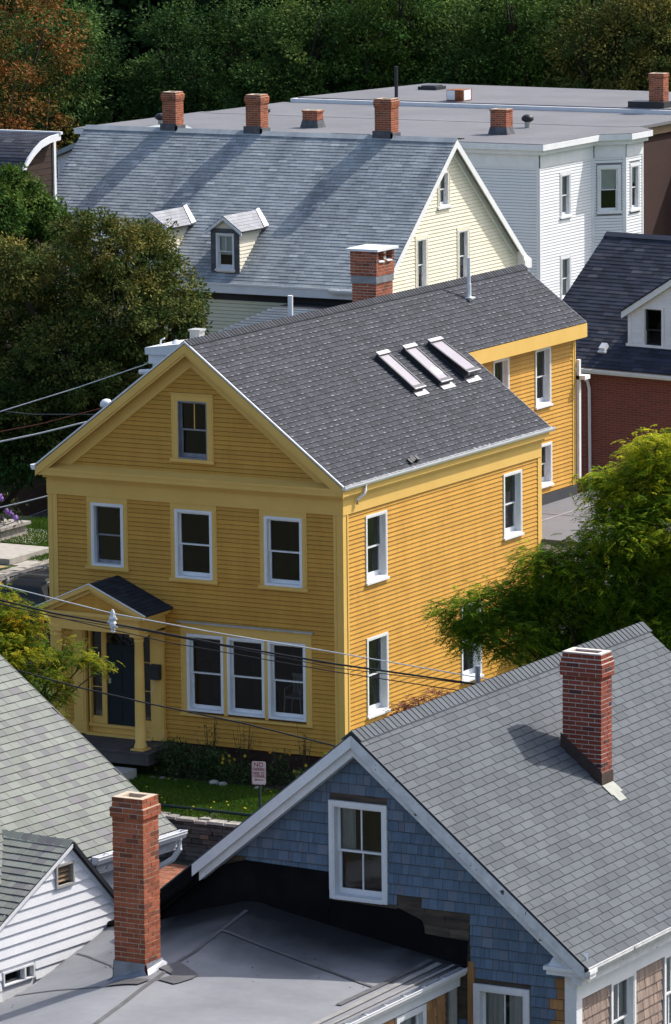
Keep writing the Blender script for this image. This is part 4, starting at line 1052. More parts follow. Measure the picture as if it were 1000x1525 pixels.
# ================================================================== grey-roofed house, lower left, with white cross gable
AL = Matrix.Translation((22.8, -34.64, 0)) @ Matrix.Rotation(R(-6), 4, 'Z')
LH = Thing('grey_roof_house', 'foreground left house with pale grey-green shingles and a white clapboard cross gable', 'house', (-3.5, -3.5, -1.5), AL)
ex_, ez_ = -.50, 6.43; lpit = .70; rxm = -5.2; rzm = ez_+lpit*(ex_-rxm)
SLm, LLm = slope_right(rxm, rzm, ex_, ez_, -9.0)
gy, gz = -.95, 6.93; sR, sL = .98, .515             # cross gable apex and pitches
yR, yL = .45, -4.6
rfl = deck(LH, SLm, [(0, 0, 11.3), (LLm, 0, 11.3)])
rows = tab_rows([(0, 6.2, 11.3), (LLm, 6.2, 11.3)], [], .142, .18, gap=.004, offset='rand', wjit=.5, lap=-.008)
def under_gable(r):                                   # pieces hidden inside the cross gable are left out
    u, v = (r[0]+r[1])/2, (r[2]+r[3])/2; y = -9+u; z = ez_+v/LLm*(rzm-ez_)
    zt = gz-(y-gy)*sR if y > gy else gz-(gy-y)*sL
    return z < zt-.06 and yL < y < yR
rows = [r for r in rows if not under_gable(r)]
pieces('shingle', LH, rfl, SLm, rows, .012, 'pale_shingle', limit=220, jit=.002, stuff='shingle_field')
SLb, _ = slope_left(rxm, rzm, 2*rxm-ex_, ez_, 2.3)
deck(LH, SLb, [(0, 0, 11.3), (LLm, 0, 11.3)], m='pale_shingle')
FG = face_right(0, 0)
gx1 = .06
for nm, (y_, z_) in (('gable_roof', (yL, gz-(gy-yL)*sL)), ('gable_roof', (yR, gz-(yR-gy)*sR))):
    if y_ < gy: F_ = frame((-3.2, y_, z_), (1, 0, 0), (0, gy-y_, gz-z_)); LLx = math.hypot(gy-y_, gz-z_); U1 = 3.2+gx1
    else: F_ = frame((gx1, y_, z_), (-1, 0, 0), (0, gy-y_, gz-z_)); LLx = math.hypot(gy-y_, gz-z_); U1 = 3.2
    dk = deck(LH, F_, [(0, 0, U1), (LLx, 0, U1)], name=nm)
    if y_ < gy:
        rr = tab_rows([(0, .9, U1), (LLx-.01, .9, U1)], [], .142, .17, gap=.004, offset='rand', wjit=.5, lap=-.009)
        pieces('shingle', LH, dk, F_, rr, .014, 'pale_shingle', limit=110, jit=.002, stuff='shingle_field')
ridge_caps(LH, rfl, (gx1, gy, gz), (-1.3, gy, gz), .13, .09, .15, 'pale_shingle')
gh = [(-1.28, -.92, 6.34, 6.62), (-2.56, -1.84, 5.12, 5.33)]
gbp = [(-1.5, yL+.2, .25), (gz-(.25-gy)*sR-.06, yL+.2, .25)]
zl = gz-(gy-(yL+.2))*sL-.06; zr_ = gz-(.25-gy)*sR-.06
gbp = [(-1.5, yL+.2, .25), (zl, yL+.2, .25), (zr_, yL+.2+(zr_-zl)/sL, .25), (gz-.06, gy-.001, gy+.001)] if zl < zr_ else [(-1.5, yL+.2, .25), (zr_, yL+.2, .25), (zl, yL+.2, .25-(zl-zr_)/sR), (gz-.06, gy-.001, gy+.001)]
wg = wall(LH, FG, gbp, gh, 'white_vinyl')
rr = board_rows([p for p in gbp if p[0] > 0] and [(4.45, yL+.2, .25)]+gbp[1:], [(gh[0][0]-.04, gh[0][1]+.04, gh[0][2]-.04, gh[0][3]+.04), (gh[1][0]-.03, gh[1][1]+.03, gh[1][2]-.3, gh[1][3]+.03)], .155, gap=.004)
pieces('clapboard', LH, wg, FG, rr, .026, 'white_vinyl', jit=.001)
b = MB(FG); y0_, y1_, z0_, z1_ = gh[0]
for q in ((y0_-.035, z0_-.035, y0_, z1_+.035), (y1_, z0_-.035, y1_+.035, z1_+.035), (y0_, z1_, y1_, z1_+.035), (y0_, z0_-.035, y1_, z0_)): b.box(q[0], q[1], -.08, q[2], q[3], .045)
lv = b.build('louver_vent', 'zinc', LH)
for k in range(4):
    b = MB(FG); z = z0_+.035+k*.07; b.extrude([(y0_, z, -.01), (y0_, z+.012, -.01), (y0_, z+.06, -.07), (y0_, z+.048, -.07)], (y1_-y0_, 0, 0)); b.build('slat', 'tan_edge', LH, lv)
b = MB(FG); b.box(y0_, z0_, -.13, y1_, z1_, -.12); b.build('backing', 'room_dark', LH, lv)
b = MB(FG); y0_, y1_, z0_, z1_ = gh[1]
for q in ((y0_, z0_, y0_+.03, z1_), (y1_-.03, z0_, y1_, z1_), (y0_+.03, z1_-.025, y1_-.03, z1_), (y0_+.03, z0_, y1_-.03, z0_+.02), (y0_+.48, z0_+.02, y0_+.52, z1_-.025)): b.box(q[0], q[1], -.09, q[2], q[3], .03)
bw_ = b.build('window', 'white_trim', LH)
b = MB(FG); b.quad((y0_, z0_, -.05), (y1_, z0_, -.05), (y1_, z1_, -.05), (y0_, z1_, -.05)); b.build('pane', 'glass', LH, bw_)
b = MB(FG); b.box(y0_-.05, z0_-.05, -.8, y1_+.05, z1_+.05, -.11); b.build('room_interior', 'room_dark', LH, bw_)
def rk(a, c, w, t, m, nm, n0=.0):
    b = MB(FG); (ya, za), (yb, zb_) = a, c
    if ya > yb: (ya, za), (yb, zb_) = (yb, zb_), (ya, za)
    b.hexa([(ya, za-w, n0), (yb, zb_-w, n0), (yb, zb_, n0), (ya, za, n0), (ya, za-w, n0+t), (yb, zb_-w, n0+t), (yb, zb_, n0+t), (ya, za, n0+t)]); b.build(nm, m, LH)
rk((gy, gz-.02), (yL, gz-.02-(gy-yL)*sL), .05, .075, 'white_trim', 'rake_board')
rk((gy+.02, gz+.0), (yR, gz+.0-(yR-gy)*sR), .085, .09, 'dark_metal', 'rake_board')
rk((gy+.02, gz-.09), (.25, gz-.09-(.25-gy)*sR), .09, .03, 'white_vinyl', 'rake_frieze')
FM = face_right(-.8, 0)
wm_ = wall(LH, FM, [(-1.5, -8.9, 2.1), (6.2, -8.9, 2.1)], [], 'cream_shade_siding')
rr = board_rows([(4.6, .3, 2.05), (6.1, .3, 2.05)], [], .11)
pieces('clapboard', LH, wm_, FM, rr, .018, 'white_vinyl', jit=.001, limit=20)
wall(LH, face_back(-.8, 2.1), [(-1.5, 0, 8.8), (6.2, 0, 8.8), (9.5, 4.39, 4.41)], [], 'white_vinyl')
wall(LH, face_left(-9.6, 2.1), [(-1.5, 0, 11), (6.2, 0, 11)], [], 'white_vinyl')
wall(LH, face_front(0, -8.9), [(-1.5, -9.6, -.8), (6.2, -9.6, -.8), (9.5, -5.21, -5.19)], [], 'white_vinyl')
b = MB(); b.box(-.79, .3, 6.12, -.52, 2.3, 6.20); b.box(-.54, .0, 6.16, -.505, 2.32, 6.40); b.build('fascia', 'white_peeling', LH)
gutter(LH, (ex_+.005, .2, ez_-.01), (ex_+.005, 2.40, ez_-.01), (1, 0, 0), 'white_trim', .13)
b = MB(); b.tube([(-.43, 2.28, 6.30), (-.43, 2.28, 6.15), (-.50, 2.2, 6.0), (-.66, 2.02, 5.88), (-.72, 1.98, 5.6), (-.74, 1.96, 3.0)], .045, 8); b.build('downspout', 'white_trim', LH)
b = MB(SLm); b.box(11.3, 0, -.08, 11.315, LLm, .012); b.build('drip_edge', 'pale_shingle', LH)

# ================================================================== cream house behind
CO = Vector((-8.75, 36.48, 10.34))
AC = Matrix.Translation((CO.x, CO.y, 0))
CH = Thing('cream_house', 'cream clapboard house with a broad streaked grey roof, three ridge chimneys and two dormers', 'house', (-6.3, 0, -0.6), AC)
crz, cez, cyE = 10.34, 6.31, 4.71
cx0_, cx1_ = -12.69, .20
SC, LC_ = slope_front(0, crz, -cyE, cez, cx0_)
rfc = deck(CH, SC, [(0, 0, cx1_-cx0_), (LC_, 0, cx1_-cx0_)])
d2 = (-5.20, -2.70)       # dormer centre x
def on_roof(y): return crz+y*(crz-cez)/cyE
dy = -4.40; dz = on_roof(dy); dw = .50
dor = [-5.22, -7.72]
rows = tab_rows([(0, 0, cx1_-cx0_), (LC_-.01, 0, cx1_-cx0_)], [(q-cx0_-dw+.03, q-cx0_+dw-.03, .42, 1.9) for q in dor], .127, .30, gap=.008, lap=-.010, offset='half', wjit=.05)
pieces('shingle', CH, rfc, SC, rows, .010, 'weathered_shingle', limit=140, jit=.002, stuff='shingle_field')
SCb, _ = slope_back(0, crz, cyE, cez, cx1_)
deck(CH, SCb, [(0, 0, cx1_-cx0_), (LC_, 0, cx1_-cx0_)], m='weathered_shingle')
b = MB(); b.extrude([(cx0_, -.16, crz-.10), (cx0_, 0, crz+.03), (cx0_, .16, crz-.10), (cx0_, 0, crz-.03)], (cx1_-cx0_, 0, 0)); b.build('ridge_caps', 'weathered_shingle', CH, rfc)
FCg = face_right(-.05, 0)
cw = [(-2.11, -1.57, 6.0, 7.52), (.53, 1.08, 6.0, 7.52), (-.69, -.16, 8.38, 9.36)]
cpit = (crz-cez)/cyE; hw = 4.35
wcg = wall(CH, FCg, [(-.6, -hw, hw), (crz-.1-hw*cpit, -hw, hw), (crz-.1, -.001, .001)], cw, 'cream_gap_shadow')
rr = board_rows([(2.0, -hw, hw), (crz-.1-hw*cpit, -hw, hw), (crz-.15, -.05, .05)], [(h[0]-.15, h[1]+.15, h[2]-.1, h[3]+.12) for h in cw], .108)
pieces('clapboard', CH, wcg, FCg, rr, .02, 'cream_paint', limit=120)
for i, h in enumerate(cw):
    window(CH, FCg, *h, smat='white_trim', brick=.02, casing=.11, cmat='cream_paint', sill=.04, recess=.05, sillmat='white_trim', curtain=[(0, 1, .30 if i < 2 else 0, 1, 'curtain')], gl='glass_dim')
FCf = face_front(0, -hw)
ftop = crz-.1-hw*cpit
wcf = wall(CH, FCf, [(-.6, cx0_+.25, -.17), (ftop, cx0_+.25, -.17)], [], 'cream_gap_shadow')
rr = board_rows([(3.6, cx0_+.3, -.2), (5.92, cx0_+.3, -.2)], [], .108, maxlen=3.6, gap=.015)
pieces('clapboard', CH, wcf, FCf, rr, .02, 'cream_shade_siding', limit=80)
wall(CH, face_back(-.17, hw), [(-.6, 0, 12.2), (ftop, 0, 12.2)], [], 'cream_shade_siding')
wall(CH, face_left(cx0_+.25, 0), [(-.6, -hw, hw), (ftop, -hw, hw), (crz-.1, -.001, .001)], [], 'cream_paint')
b = MB(FCg); b.box(-hw-.01, 2, .0, -hw+.16, ftop, .03); b.box(hw-.16, 2, 0, hw+.01, ftop, .03); b.build('corner_boards', 'cream_paint', CH)
def crake(half, s, m):
    b = MB(face_right(cx1_-.02, 0)); ye = s*4.75
    q = [(0, crz-.02-.24), (ye, crz-.02-.24-4.75*cpit), (ye, crz-.02-4.75*cpit), (0, crz-.02)]
    if s < 0: q = [q[1], q[0], q[3], q[2]]
    b.hexa([(u, v, 0) for u, v in q]+[(u, v, .03) for u, v in q]); b.build('rake_board', m, CH)
    b = MB(face_right(-.04, 0)); q = [(0, crz-.12-.26), (ye*.98, crz-.12-.26-4.65*cpit), (ye*.98, crz-.12-4.65*cpit), (0, crz-.12)]
    if s < 0: q = [q[1], q[0], q[3], q[2]]
    b.hexa([(u, v, 0) for u, v in q]+[(u, v, .05) for u, v in q]); b.build('rake_frieze', m, CH)
crake(0, 1, 'white_trim'); crake(0, -1, 'white_trim')
b = MB(); b.box(-.2, 4.35, cez-.28, .24, 4.80, cez-.02); b.add([(-.2, 4.3, cez-.02), (.24, 4.3, cez-.02), (.24, 4.8, cez-.02), (-.2, 4.8, cez-.02), (-.2, 4.3, cez+.25), (.2, 4.3, cez+.25)], [(0, 1, 5, 4), (1, 2, 5), (2, 3, 4, 5)]); b.build('cornice_return', 'white_trim', CH)
b = MB()
b.box(cx0_, -cyE-.03, cez-.30, cx1_, -cyE+.0, cez-.01); b.box(cx0_, -cyE-.06, cez-.06, cx1_, -cyE-.031, cez+.0); b.build('fascia', 'white_trim', CH)
b = MB(); b.box(cx0_+.1, -cyE+.001, cez-.33, cx1_-.1, -hw-.001, cez-.29); b.box(cx0_+.3, -hw-.03, cez-.55, -.17, -hw-.001, cez-.33); b.build('soffit', 'foundation_dark', CH)
gutter(CH, (-1.5, -cyE-.07, cez-.03), (cx1_, -cyE-.07, cez-.03), (0, -1, 0), 'white_trim', .12)
for i, (xq, wq) in enumerate(((-9.62, .30), (-6.66, .32), (-2.20, .34))):
    c = chimney(CH, xq-wq, -.05, xq+wq-.12, .42, crz-.35, crz+1.12, 'brick_red', 'mortar', corbel={1: .03, 2: .03, 3: .02}, single=False, label=('leftmost', 'middle', 'rightmost')[i]+' ridge chimney')
    b = MB(); b.box(xq-wq-.05, -.11, crz-.3, xq+wq-.07, -.052, crz+.16); b.box(xq+wq-.119, -.11, crz-.3, xq+wq-.07, .45, crz+.10); b.build('flashing', 'dark_lead', CH, c)
for xq in dor:
    FD = face_front(xq, dy)
    D = MB(); top_ = dz+1.30; pk = dz+1.68
    hd = (-.27, .27, dz+.12, dz+1.12)
    wd_ = wall(CH, FD, [(dz-.1, -dw+.04, dw-.04), (top_, -dw+.04, dw-.04), (pk-.05, -.001, .001)], [hd], 'cream_paint', name='dormer_face', thick=.08)
    window(CH, FD, *hd, smat='white_trim', brick=.035, sill=.03, recess=.03, mun=(1, 0), curtain=[(0, 1, .40, 1, 'shade_cloth')], gl='glass')
    b = MB(FD); b.box(-dw+.02, dz-.05, .0, -.32, top_, .025); b.box(.32, dz-.05, .0, dw-.02, top_, .025); b.box(-.32, hd[3]+.05, 0, .32, top_, .022); b.build('dormer_trim', 'dark_lead', CH, wd_)
    yb = (top_-crz)/(crz-cez)*cyE*1.0
    for s in (-1, 1):
        b = MB(); X = xq+s*(dw-.04)
        b.extrude([(X, dy+.02, dz-.1), (X, dy+.02, top_), (X, (top_-crz)/((crz-cez)/cyE)+.1, top_), (X, dy+.3, dz+.15)], (-s*.06, 0, 0)); ck = b.build('dormer_cheek', 'cream_paint', CH)
        if s > 0:
            Fk = face_right(X, 0); ys = (top_-crz)/((crz-cez)/cyE)
            rr = board_rows([(dz, dy+.03, dy+.05), (top_, dy+.03, ys)], [], .108); pieces('clapboard', CH, ck, Fk, rr, .016, 'cream_paint')
        ybk = (pk-crz)/((crz-cez)/cyE); xe = xq+s*(dw+.12); ze = pk-(dw+.12)*.72; ybe = (ze-crz)/((crz-cez)/cyE)
        b = MB(); q = [(xq, dy-.12, pk), (xe, dy-.12, ze), (xe, ybe, ze), (xq, ybk, pk)]
        b.extrude(q, (0, 0, -.04)); dr_ = b.build('dormer_roof', 'shingle_underlay', CH)
        if s > 0:
            Fd = frame((xe, dy-.12, ze), (0, 1, 0), (xq-xe, 0, pk-ze)); Ld = math.hypot(xq-xe, pk-ze)
            rr = tab_rows([(0, 0, ybe-dy+.12), (Ld, 0, ybk-dy+.12)], [], .127, .3, gap=.006)
            pieces('shingle', CH, dr_, Fd, rr, .01, 'light_dormer_roof')
            b = MB(); b.add([(xe+.02, ybe-.22, ze+.03), (xe+.02, ybe+.05, ze+.06), (xq, ybk+.08, pk+.06), (xq, ybk-.14, pk+.03)], [(0, 1, 2, 3)]); b.build('valley_flashing', 'white_trim', CH)
        b = MB(FD); q = [(0, pk-.02-.10, .10), (s*(dw+.12), ze-.02-.10, .10), (s*(dw+.12), ze-.02, .10), (0, pk-.02, .10)]
        if s < 0: q = [q[1], q[0], q[3], q[2]]
        b.hexa(q+[(u, v, .13) for u, v, _ in q]); b.build('rake_board', 'white_trim', CH)
# low hipped porch roof in front of the cream wall
PO = Thing('porch_roof_building', 'low blue-grey hipped roof tucked between cream wall and yellow ridge', 'building', (-10.5, 31, -.6))
hz0, hz1 = 5.10, 5.78
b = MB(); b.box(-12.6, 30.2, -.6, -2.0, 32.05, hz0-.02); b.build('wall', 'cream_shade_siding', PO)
b = MB()
A1, A2, B1, B2 = (-13.0, 29.8, hz0), (-1.8, 29.8, hz0), (-11.75, 31.0, hz1), (-1.8, 31.2, hz1)
b.add([A1, A2, B2, B1, (-13.0, 32.1, hz0), (-11.75, 32.1, hz1), (-1.8, 32.1, hz1)], [(0, 1, 2, 3), (4, 0, 3, 5), (3, 2, 6, 5)]); pr_ = b.build('roof', 'shingle_underlay', PO)
Fh = frame((-13.0, 29.8, hz0+.004), (1, 0, 0), (0, 1.2, hz1-hz0)); Lh = math.hypot(1.2, hz1-hz0)
pieces('shingle', PO, pr_, Fh, tab_rows([(0, 0, 11.2), (Lh-.02, 1.25, 11.2)], [], .127, .3, gap=.006), .01, 'bluegrey_shingle', limit=60, stuff='shingle_field')

# ================================================================== white three-storey building with flat roof
AW = Matrix.Translation((-16.31, 57.33, 0))
WB = Thing('white_flat_roof_building', 'three-storey white clapboard block with flat grey roof and angled bay', 'building', (-8, 6, -.6), AW)
foot = [(-18, 0), (0, 0), (0, 4.15), (.85, 5.0), (.85, 6.4), (0, 7.25), (-17.4, 7.25)]
ztop = 7.88
def wframe(a, c): return frame((a[0], a[1], 0), (c[0]-a[0], c[1]-a[1], 0), (0, 0, 1)), math.hypot(c[0]-a[0], c[1]-a[1])
wh = {1: [(1.68, 2.29, 5.62, 7.02), (1.68, 2.29, 2.75, 4.15)], 2: [(.27, .93, 5.55, 7.05), (.27, .93, 2.65, 4.15)], 3: [(.45, 1.0, 5.55, 7.05), (.45, 1.0, 2.65, 4.15)], 5: []}
for i in range(len(foot)):
    a, c = foot[i], foot[(i+1) % len(foot)]; F_, Lw = wframe(a, c); hs = wh.get(i, [])
    wo_ = wall(WB, F_, [(-.6, 0.0, Lw), (ztop, 0.0, Lw)], hs, 'grey_gap_shadow' if i < 4 else 'white_vinyl', thick=.1)
    if i in (0, 1, 2, 3):
        l0 = Lw-9 if i == 0 else 0.06
        rr = board_rows([(1.0, l0, Lw-.06), (7.42, l0, Lw-.06)], [(h[0]-.14, h[1]+.14, h[2]-.1, h[3]+.12) for h in hs], .102, gap=.017)
        pieces('clapboard', WB, wo_, F_, rr, .018, 'white_vinyl', limit=70)
        b = MB(F_); b.box(l0, 7.42, 0, Lw, ztop, .03); b.box(Lw-.09, 1, .0, Lw, 7.42, .03)
        if i: b.box(0, 1, .0, .06, 7.42, .03)
        b.build('frieze', 'white_trim', WB)
    for h in hs: window(WB, F_, *h, smat='white_trim', brick=.03, casing=.08, sill=.04, recess=.04, curtain=[(0, 1, .5 if i == 2 else (.6 if i == 3 else 0), 1, 'shade_cloth' if i > 1 else 'curtain')], gl='glass')
def offset_poly(P, d):
    out = []; n_ = len(P)
    for i in range(n_):
        a, c, e = Vector(P[i-1]), Vector(P[i]), Vector(P[(i+1) % n_])
        d1 = (c-a).normalized(); d2_ = (e-c).normalized(); n1 = Vector((d1.y, -d1.x)); n2 = Vector((d2_.y, -d2_.x))
        k = (n1+n2); k = k/max(.3, 1+n1.dot(n2)); out.append(tuple(c+k*d))
    return out
for (d, za, zb_, m, nm) in ((.18, ztop, ztop+.16, 'white_trim', 'cornice'), (.33, ztop+.161, ztop+.36, 'white_trim', 'cornice'), (.30, ztop+.361, ztop+.385, 'flat_roof_grey', 'roof')):
    P = offset_poly(foot, d); b = MB(); b.extrude([(x, y, za) for x, y in P], (0, 0, zb_-za)); b.build(nm, m, WB)
zr0 = ztop+.386
def mushroom(T, x, y, z, s, parent=None):
    b = MB(); b.lathe((x, y, z), [(.13*s, 0), (.13*s, .28*s)], 12); v = b.build('roof_vent', 'zinc', T, label=None)
    b = MB(); b.lathe((x, y, z+.26*s), [(.16*s, 0), (.27*s, .07*s), (.27*s, .2*s), (.16*s, .30*s), (.02, .33*s)], 14); b.build('vent_cap', 'dark_metal', T, v, smooth=True)
mushroom(WB, -13.9, 5.6, zr0, .75); mushroom(WB, -15.9, 1.6, zr0, .75); mushroom(WB, -3.25, 5.6, zr0, .8)
for (x, y, wx_, wy_, h_) in ((-10.4, 2.9, .6, .45, .62), (-2.9, 2.9, .62, .5, .88)):
    c = chimney(WB, x-wx_/2, y-wy_/2, x+wx_/2, y+wy_/2, zr0+.18, zr0+h_, 'brick_red', 'mortar', single=False, corbel={0: .02})
    b = MB(); e = .07; b.hexa([(x-wx_/2-e, y-wy_/2-e, zr0-.02), (x+wx_/2+e, y-wy_/2-e, zr0-.02), (x+wx_/2+e, y+wy_/2+e, zr0-.02), (x-wx_/2-e, y+wy_/2+e, zr0-.02), (x-wx_/2-.01, y-wy_/2-.01, zr0+.26), (x+wx_/2+.01, y-wy_/2-.01, zr0+.26), (x+wx_/2+.01, y+wy_/2+.01, zr0+.26), (x-wx_/2-.01, y+wy_/2+.01, zr0+.26)]); b.build('flashing', 'dark_lead', WB, c)
b = MB(); b.tube([(-12.95, 13.9, zr0), (-12.95, 13.9, zr0+1.35)], .07, 8); b.build('soil_pipe', 'dark_metal', WB)
b = MB(); b.box(-8.5, .6, zr0, -7.0, .9, zr0+.02); b.box(-4.6, .4, zr0, -3.2, .7, zr0+.02); b.build('puddle_patches', 'black_tar', WB)
# ---- brown building behind it
RB = Thing('brown_flat_roof_building', 'dark brown walled building with wide grey flat roof in front of the trees', 'building', (-8, 17, -.6), AW)
fr3 = [(-17.3, 7.26), (-.02, 7.26), (-.02, 12.44), (-16.9, 12.44)]
b = MB(); b.extrude([(x, y, -.6) for x, y in fr3], (0, 0, 8.45)); b.build('wall', 'brown_wall', RB)
b = MB(); b.extrude([(x, y, 7.86) for x, y in offset_poly([(-17.3, 7.62), (-.02, 7.62), (-.02, 12.2), (-16.9, 12.2)], .12)], (0, 0, .30)); b.build('fascia', 'tan_edge', RB)
b = MB(); b.extrude([(x, y, 8.17) for x, y in [(-17.45, 7.0), (-.25, 7.0), (.25, 7.5), (.25, 12.44), (-17.0, 12.44)]], (0, 0, .105)); b.build('roof', 'flat_roof_grey', RB)
fr2 = [(-16.6, 12.45), (3.5, 12.45), (3.5, 19.6), (-15.2, 20.6)]
b = MB(); b.extrude([(x, y, -.6) for x, y in offset_poly(fr2, -.15)], (0, 0, 8.75)); b.build('wall', 'brown_wall', RB)
b = MB(); b.extrude([(x, y, 8.16) for x, y in fr2], (0, 0, .10)); b.build('fascia', 'tan_edge', RB)
b = MB(); b.extrude([(x, y, 8.262) for x, y in offset_poly(fr2, .06)], (0, 0, .16)); b.build('parapet', 'white_trim', RB)
b = MB(); b.extrude([(x, y, 8.423) for x, y in offset_poly(fr2, -.12)], (0, 0, .04)); b.build('roof', 'flat_roof_grey', RB)
zr1 = 8.464
c = chimney(RB, -2.0, 12.9, -1.42, 13.35, zr1+.1, zr1+1.25, 'brick_red', 'mortar', single=False, corbel={0: .02, 1: .02})
b = MB(); b.box(-2.75, 12.7, zr1-.01, -1.3, 13.4, zr1+.22); b.build('flashing', 'dark_metal', RB, c)
b = MB(); b.box(-10.3, 12.9, zr1, -9.6, 13.6, zr1+.42); b.build('roof_hatch', 'rust', RB)
b = MB(); b.box(-10.28, 12.89, zr1+.05, -9.95, 12.899, zr1+.40); b.box(-9.599, 12.95, zr1+.04, -9.59, 13.5, zr1+.41); b.build('hatch_panel', 'white_trim', RB)
b = MB(); b.box(-13.9, 17.4, zr1, -13.1, 18.2, zr1+.12); b.box(-13.8, 17.5, zr1+.12, -13.2, 18.1, zr1+.16); b.build('skylight', 'dark_metal', RB)
b = MB(); b.tube([(1.2, 13.2, zr1), (1.2, 13.2, zr1+.9), (1.0, 13.2, zr1+1.3)], .02, 6); b.build('antenna', 'dark_metal', RB)

# ================================================================== dark-roofed brick house on the right
AD = Matrix.Translation((.33, 26.66, 0)) @ Matrix.Rotation(R(-9.7), 4, 'Z')
DH = Thing('brick_house', 'dark red brick house with blue-black shingle roof and white gabled dormer', 'house', (3, 4, -.6), AD)
dzE, dzR, dyR, dxa, dxb = 5.20, 8.40, 4.0, -1.98, 7.0
SD, LD = slope_front(dyR, dzR, 0, dzE, dxa)
rfd = deck(DH, SD, [(0, 0, dxb-dxa), (LD, 0, dxb-dxa)])
dpit = (dzR-dzE)/dyR
fx0, fx1, fy = 1.02, 4.28, .75
def zs(y): return dzE+y*dpit
rows = tab_rows([(0, 0, 5.2), (LD-.01, 0, 5.2)], [(fx0-dxa+.03, fx1-dxa, .95, 3.2)], .14, .33, gap=.005, offset='half', wjit=.05)
pieces('shingle', DH, rfd, SD, rows, .011, 'blueblack_shingle', limit=220, jit=.002, stuff='shingle_field')
SDb, _ = slope_back(dyR, dzR, 2*dyR, dzE, dxb)
deck(DH, SDb, [(0, 0, dxb-dxa), (LD, 0, dxb-dxa)], m='blueblack_shingle')
b = MB(); b.extrude([(dxa, dyR-.15, dzR-.08), (dxa, dyR, dzR+.035), (dxa, dyR+.15, dzR-.08)], (dxb-dxa, 0, 0)); b.build('ridge_cap', 'blueblack_shingle', DH, rfd)
wall(DH, face_front(0, .18), [(-.6, dxa+.2, dxb-.2), (5.0, dxa+.2, dxb-.2)], [(3.6, 4.5, 1.0, 2.6)], 'far_brick')
wall(DH, face_back(dxb-.2, 2*dyR-.18), [(-.6, 0, 8.5), (5.0, 0, 8.5)], [], 'far_brick')
wall(DH, face_right(dxb-.2, 0), [(-.6, .18, 7.8), (5.1, .18, 7.8), (8.2, 3.99, 4.01)], [], 'far_brick')
wall(DH, face_left(dxa+.2, 0), [(-.6, -7.8, -.18), (5.1, -7.8, -.18), (8.2, -4.01, -3.99)], [], 'far_brick')
b = MB(); b.box(dxa, -.02, dzE-.10, dxb, .17, dzE-.03); b.box(dxa, -.03, dzE-.12, dxb, -.02, dzE-.015); b.build('fascia', 'tan_edge', DH)
gutter(DH, (dxa, -.035, dzE-.04), (dxb, -.035, dzE-.04), (0, -1, 0), 'white_trim', .12)
b = MB(); b.tube([(.12, -.10, 5.02), (.12, -.08, 4.95), (.20, .05, 4.8), (.22, .10, 4.6), (.24, .10, 1.8)], .045, 8); b.build('downspout', 'white_trim', DH)
# dormer
xm = (fx0+fx1)/2; dpk = 7.78; dev = 6.80; zb0 = zs(fy)
hd = [(1.60, 2.20, 5.66, 6.84), (3.10, 3.7, 5.66, 6.84)]
FDd = face_front(0, fy)
wdm = wall(DH, FDd, [(zb0-.1, fx0+.06, fx1-.06), (dev, fx0+.06, fx1-.06), (dpk-.06, xm-.001, xm+.001)], hd, 'white_vinyl', name='dormer_face', thick=.1)
rr = board_rows([(zb0+.08, fx0+.16, fx1-.16), (dev, fx0+.16, fx1-.16), (dpk-.15, xm-.05, xm+.05)], [(h[0]-.08, h[1]+.08, h[2]-.06, h[3]+.08) for h in hd], .125, gap=.005)
pieces('clapboard', DH, wdm, FDd, rr, .018, 'white_vinyl')
for h in hd: window(DH, FDd, *h, smat='white_trim', brick=.06, sill=.03, recess=.04, sashmat='dark_metal')
b = MB(FDd); b.box(fx0+.05, zb0-.05, .0, fx0+.16, dev, .03); b.box(fx0+.0, zb0-.06, .0, fx1, zb0+.04, .05); b.build('dormer_trim', 'white_trim', DH, wdm)
for s in (-1, 1):
    xe = xm+s*(xm-fx0+.08); ze = dpk-(xm-fx0+.08)*.6
    b = MB(); yb = (dpk-dzE)/dpit; ye_ = (ze-dzE)/dpit
    b.extrude([(xm, fy-.18, dpk), (xe, fy-.18, ze), (xe, ye_, ze), (xm, yb, dpk)], (0, 0, -.05)); b.build('dormer_roof', 'blueblack_shingle', DH)
    b = MB(FDd); q = [(xm, dpk-.045-.18, .10), (xe, ze-.045-.18, .10), (xe, ze-.045, .10), (xm, dpk-.045, .10)]
    if s < 0: q = [q[1], q[0], q[3], q[2]]
    b.hexa(q+[(u, v, .16) for u, v, _ in q]); b.build('rake_board', 'white_trim', DH)
    X = xm+s*(xm-fx0-.07); b = MB(); b.extrude([(X, fy+.02, zb0-.05), (X, fy+.02, dev), (X, (dev-dzE)/dpit, dev)], (-s*.06, 0, 0)); b.build('dormer_cheek', 'white_vinyl', DH)
b = MB(SD); b.box(.32-dxa, .62, .01, .50-dxa, .82, .14); b.box(.28-dxa, .55, .01, .54-dxa, .61, .06); b.build('roof_vent', 'white_trim', DH)

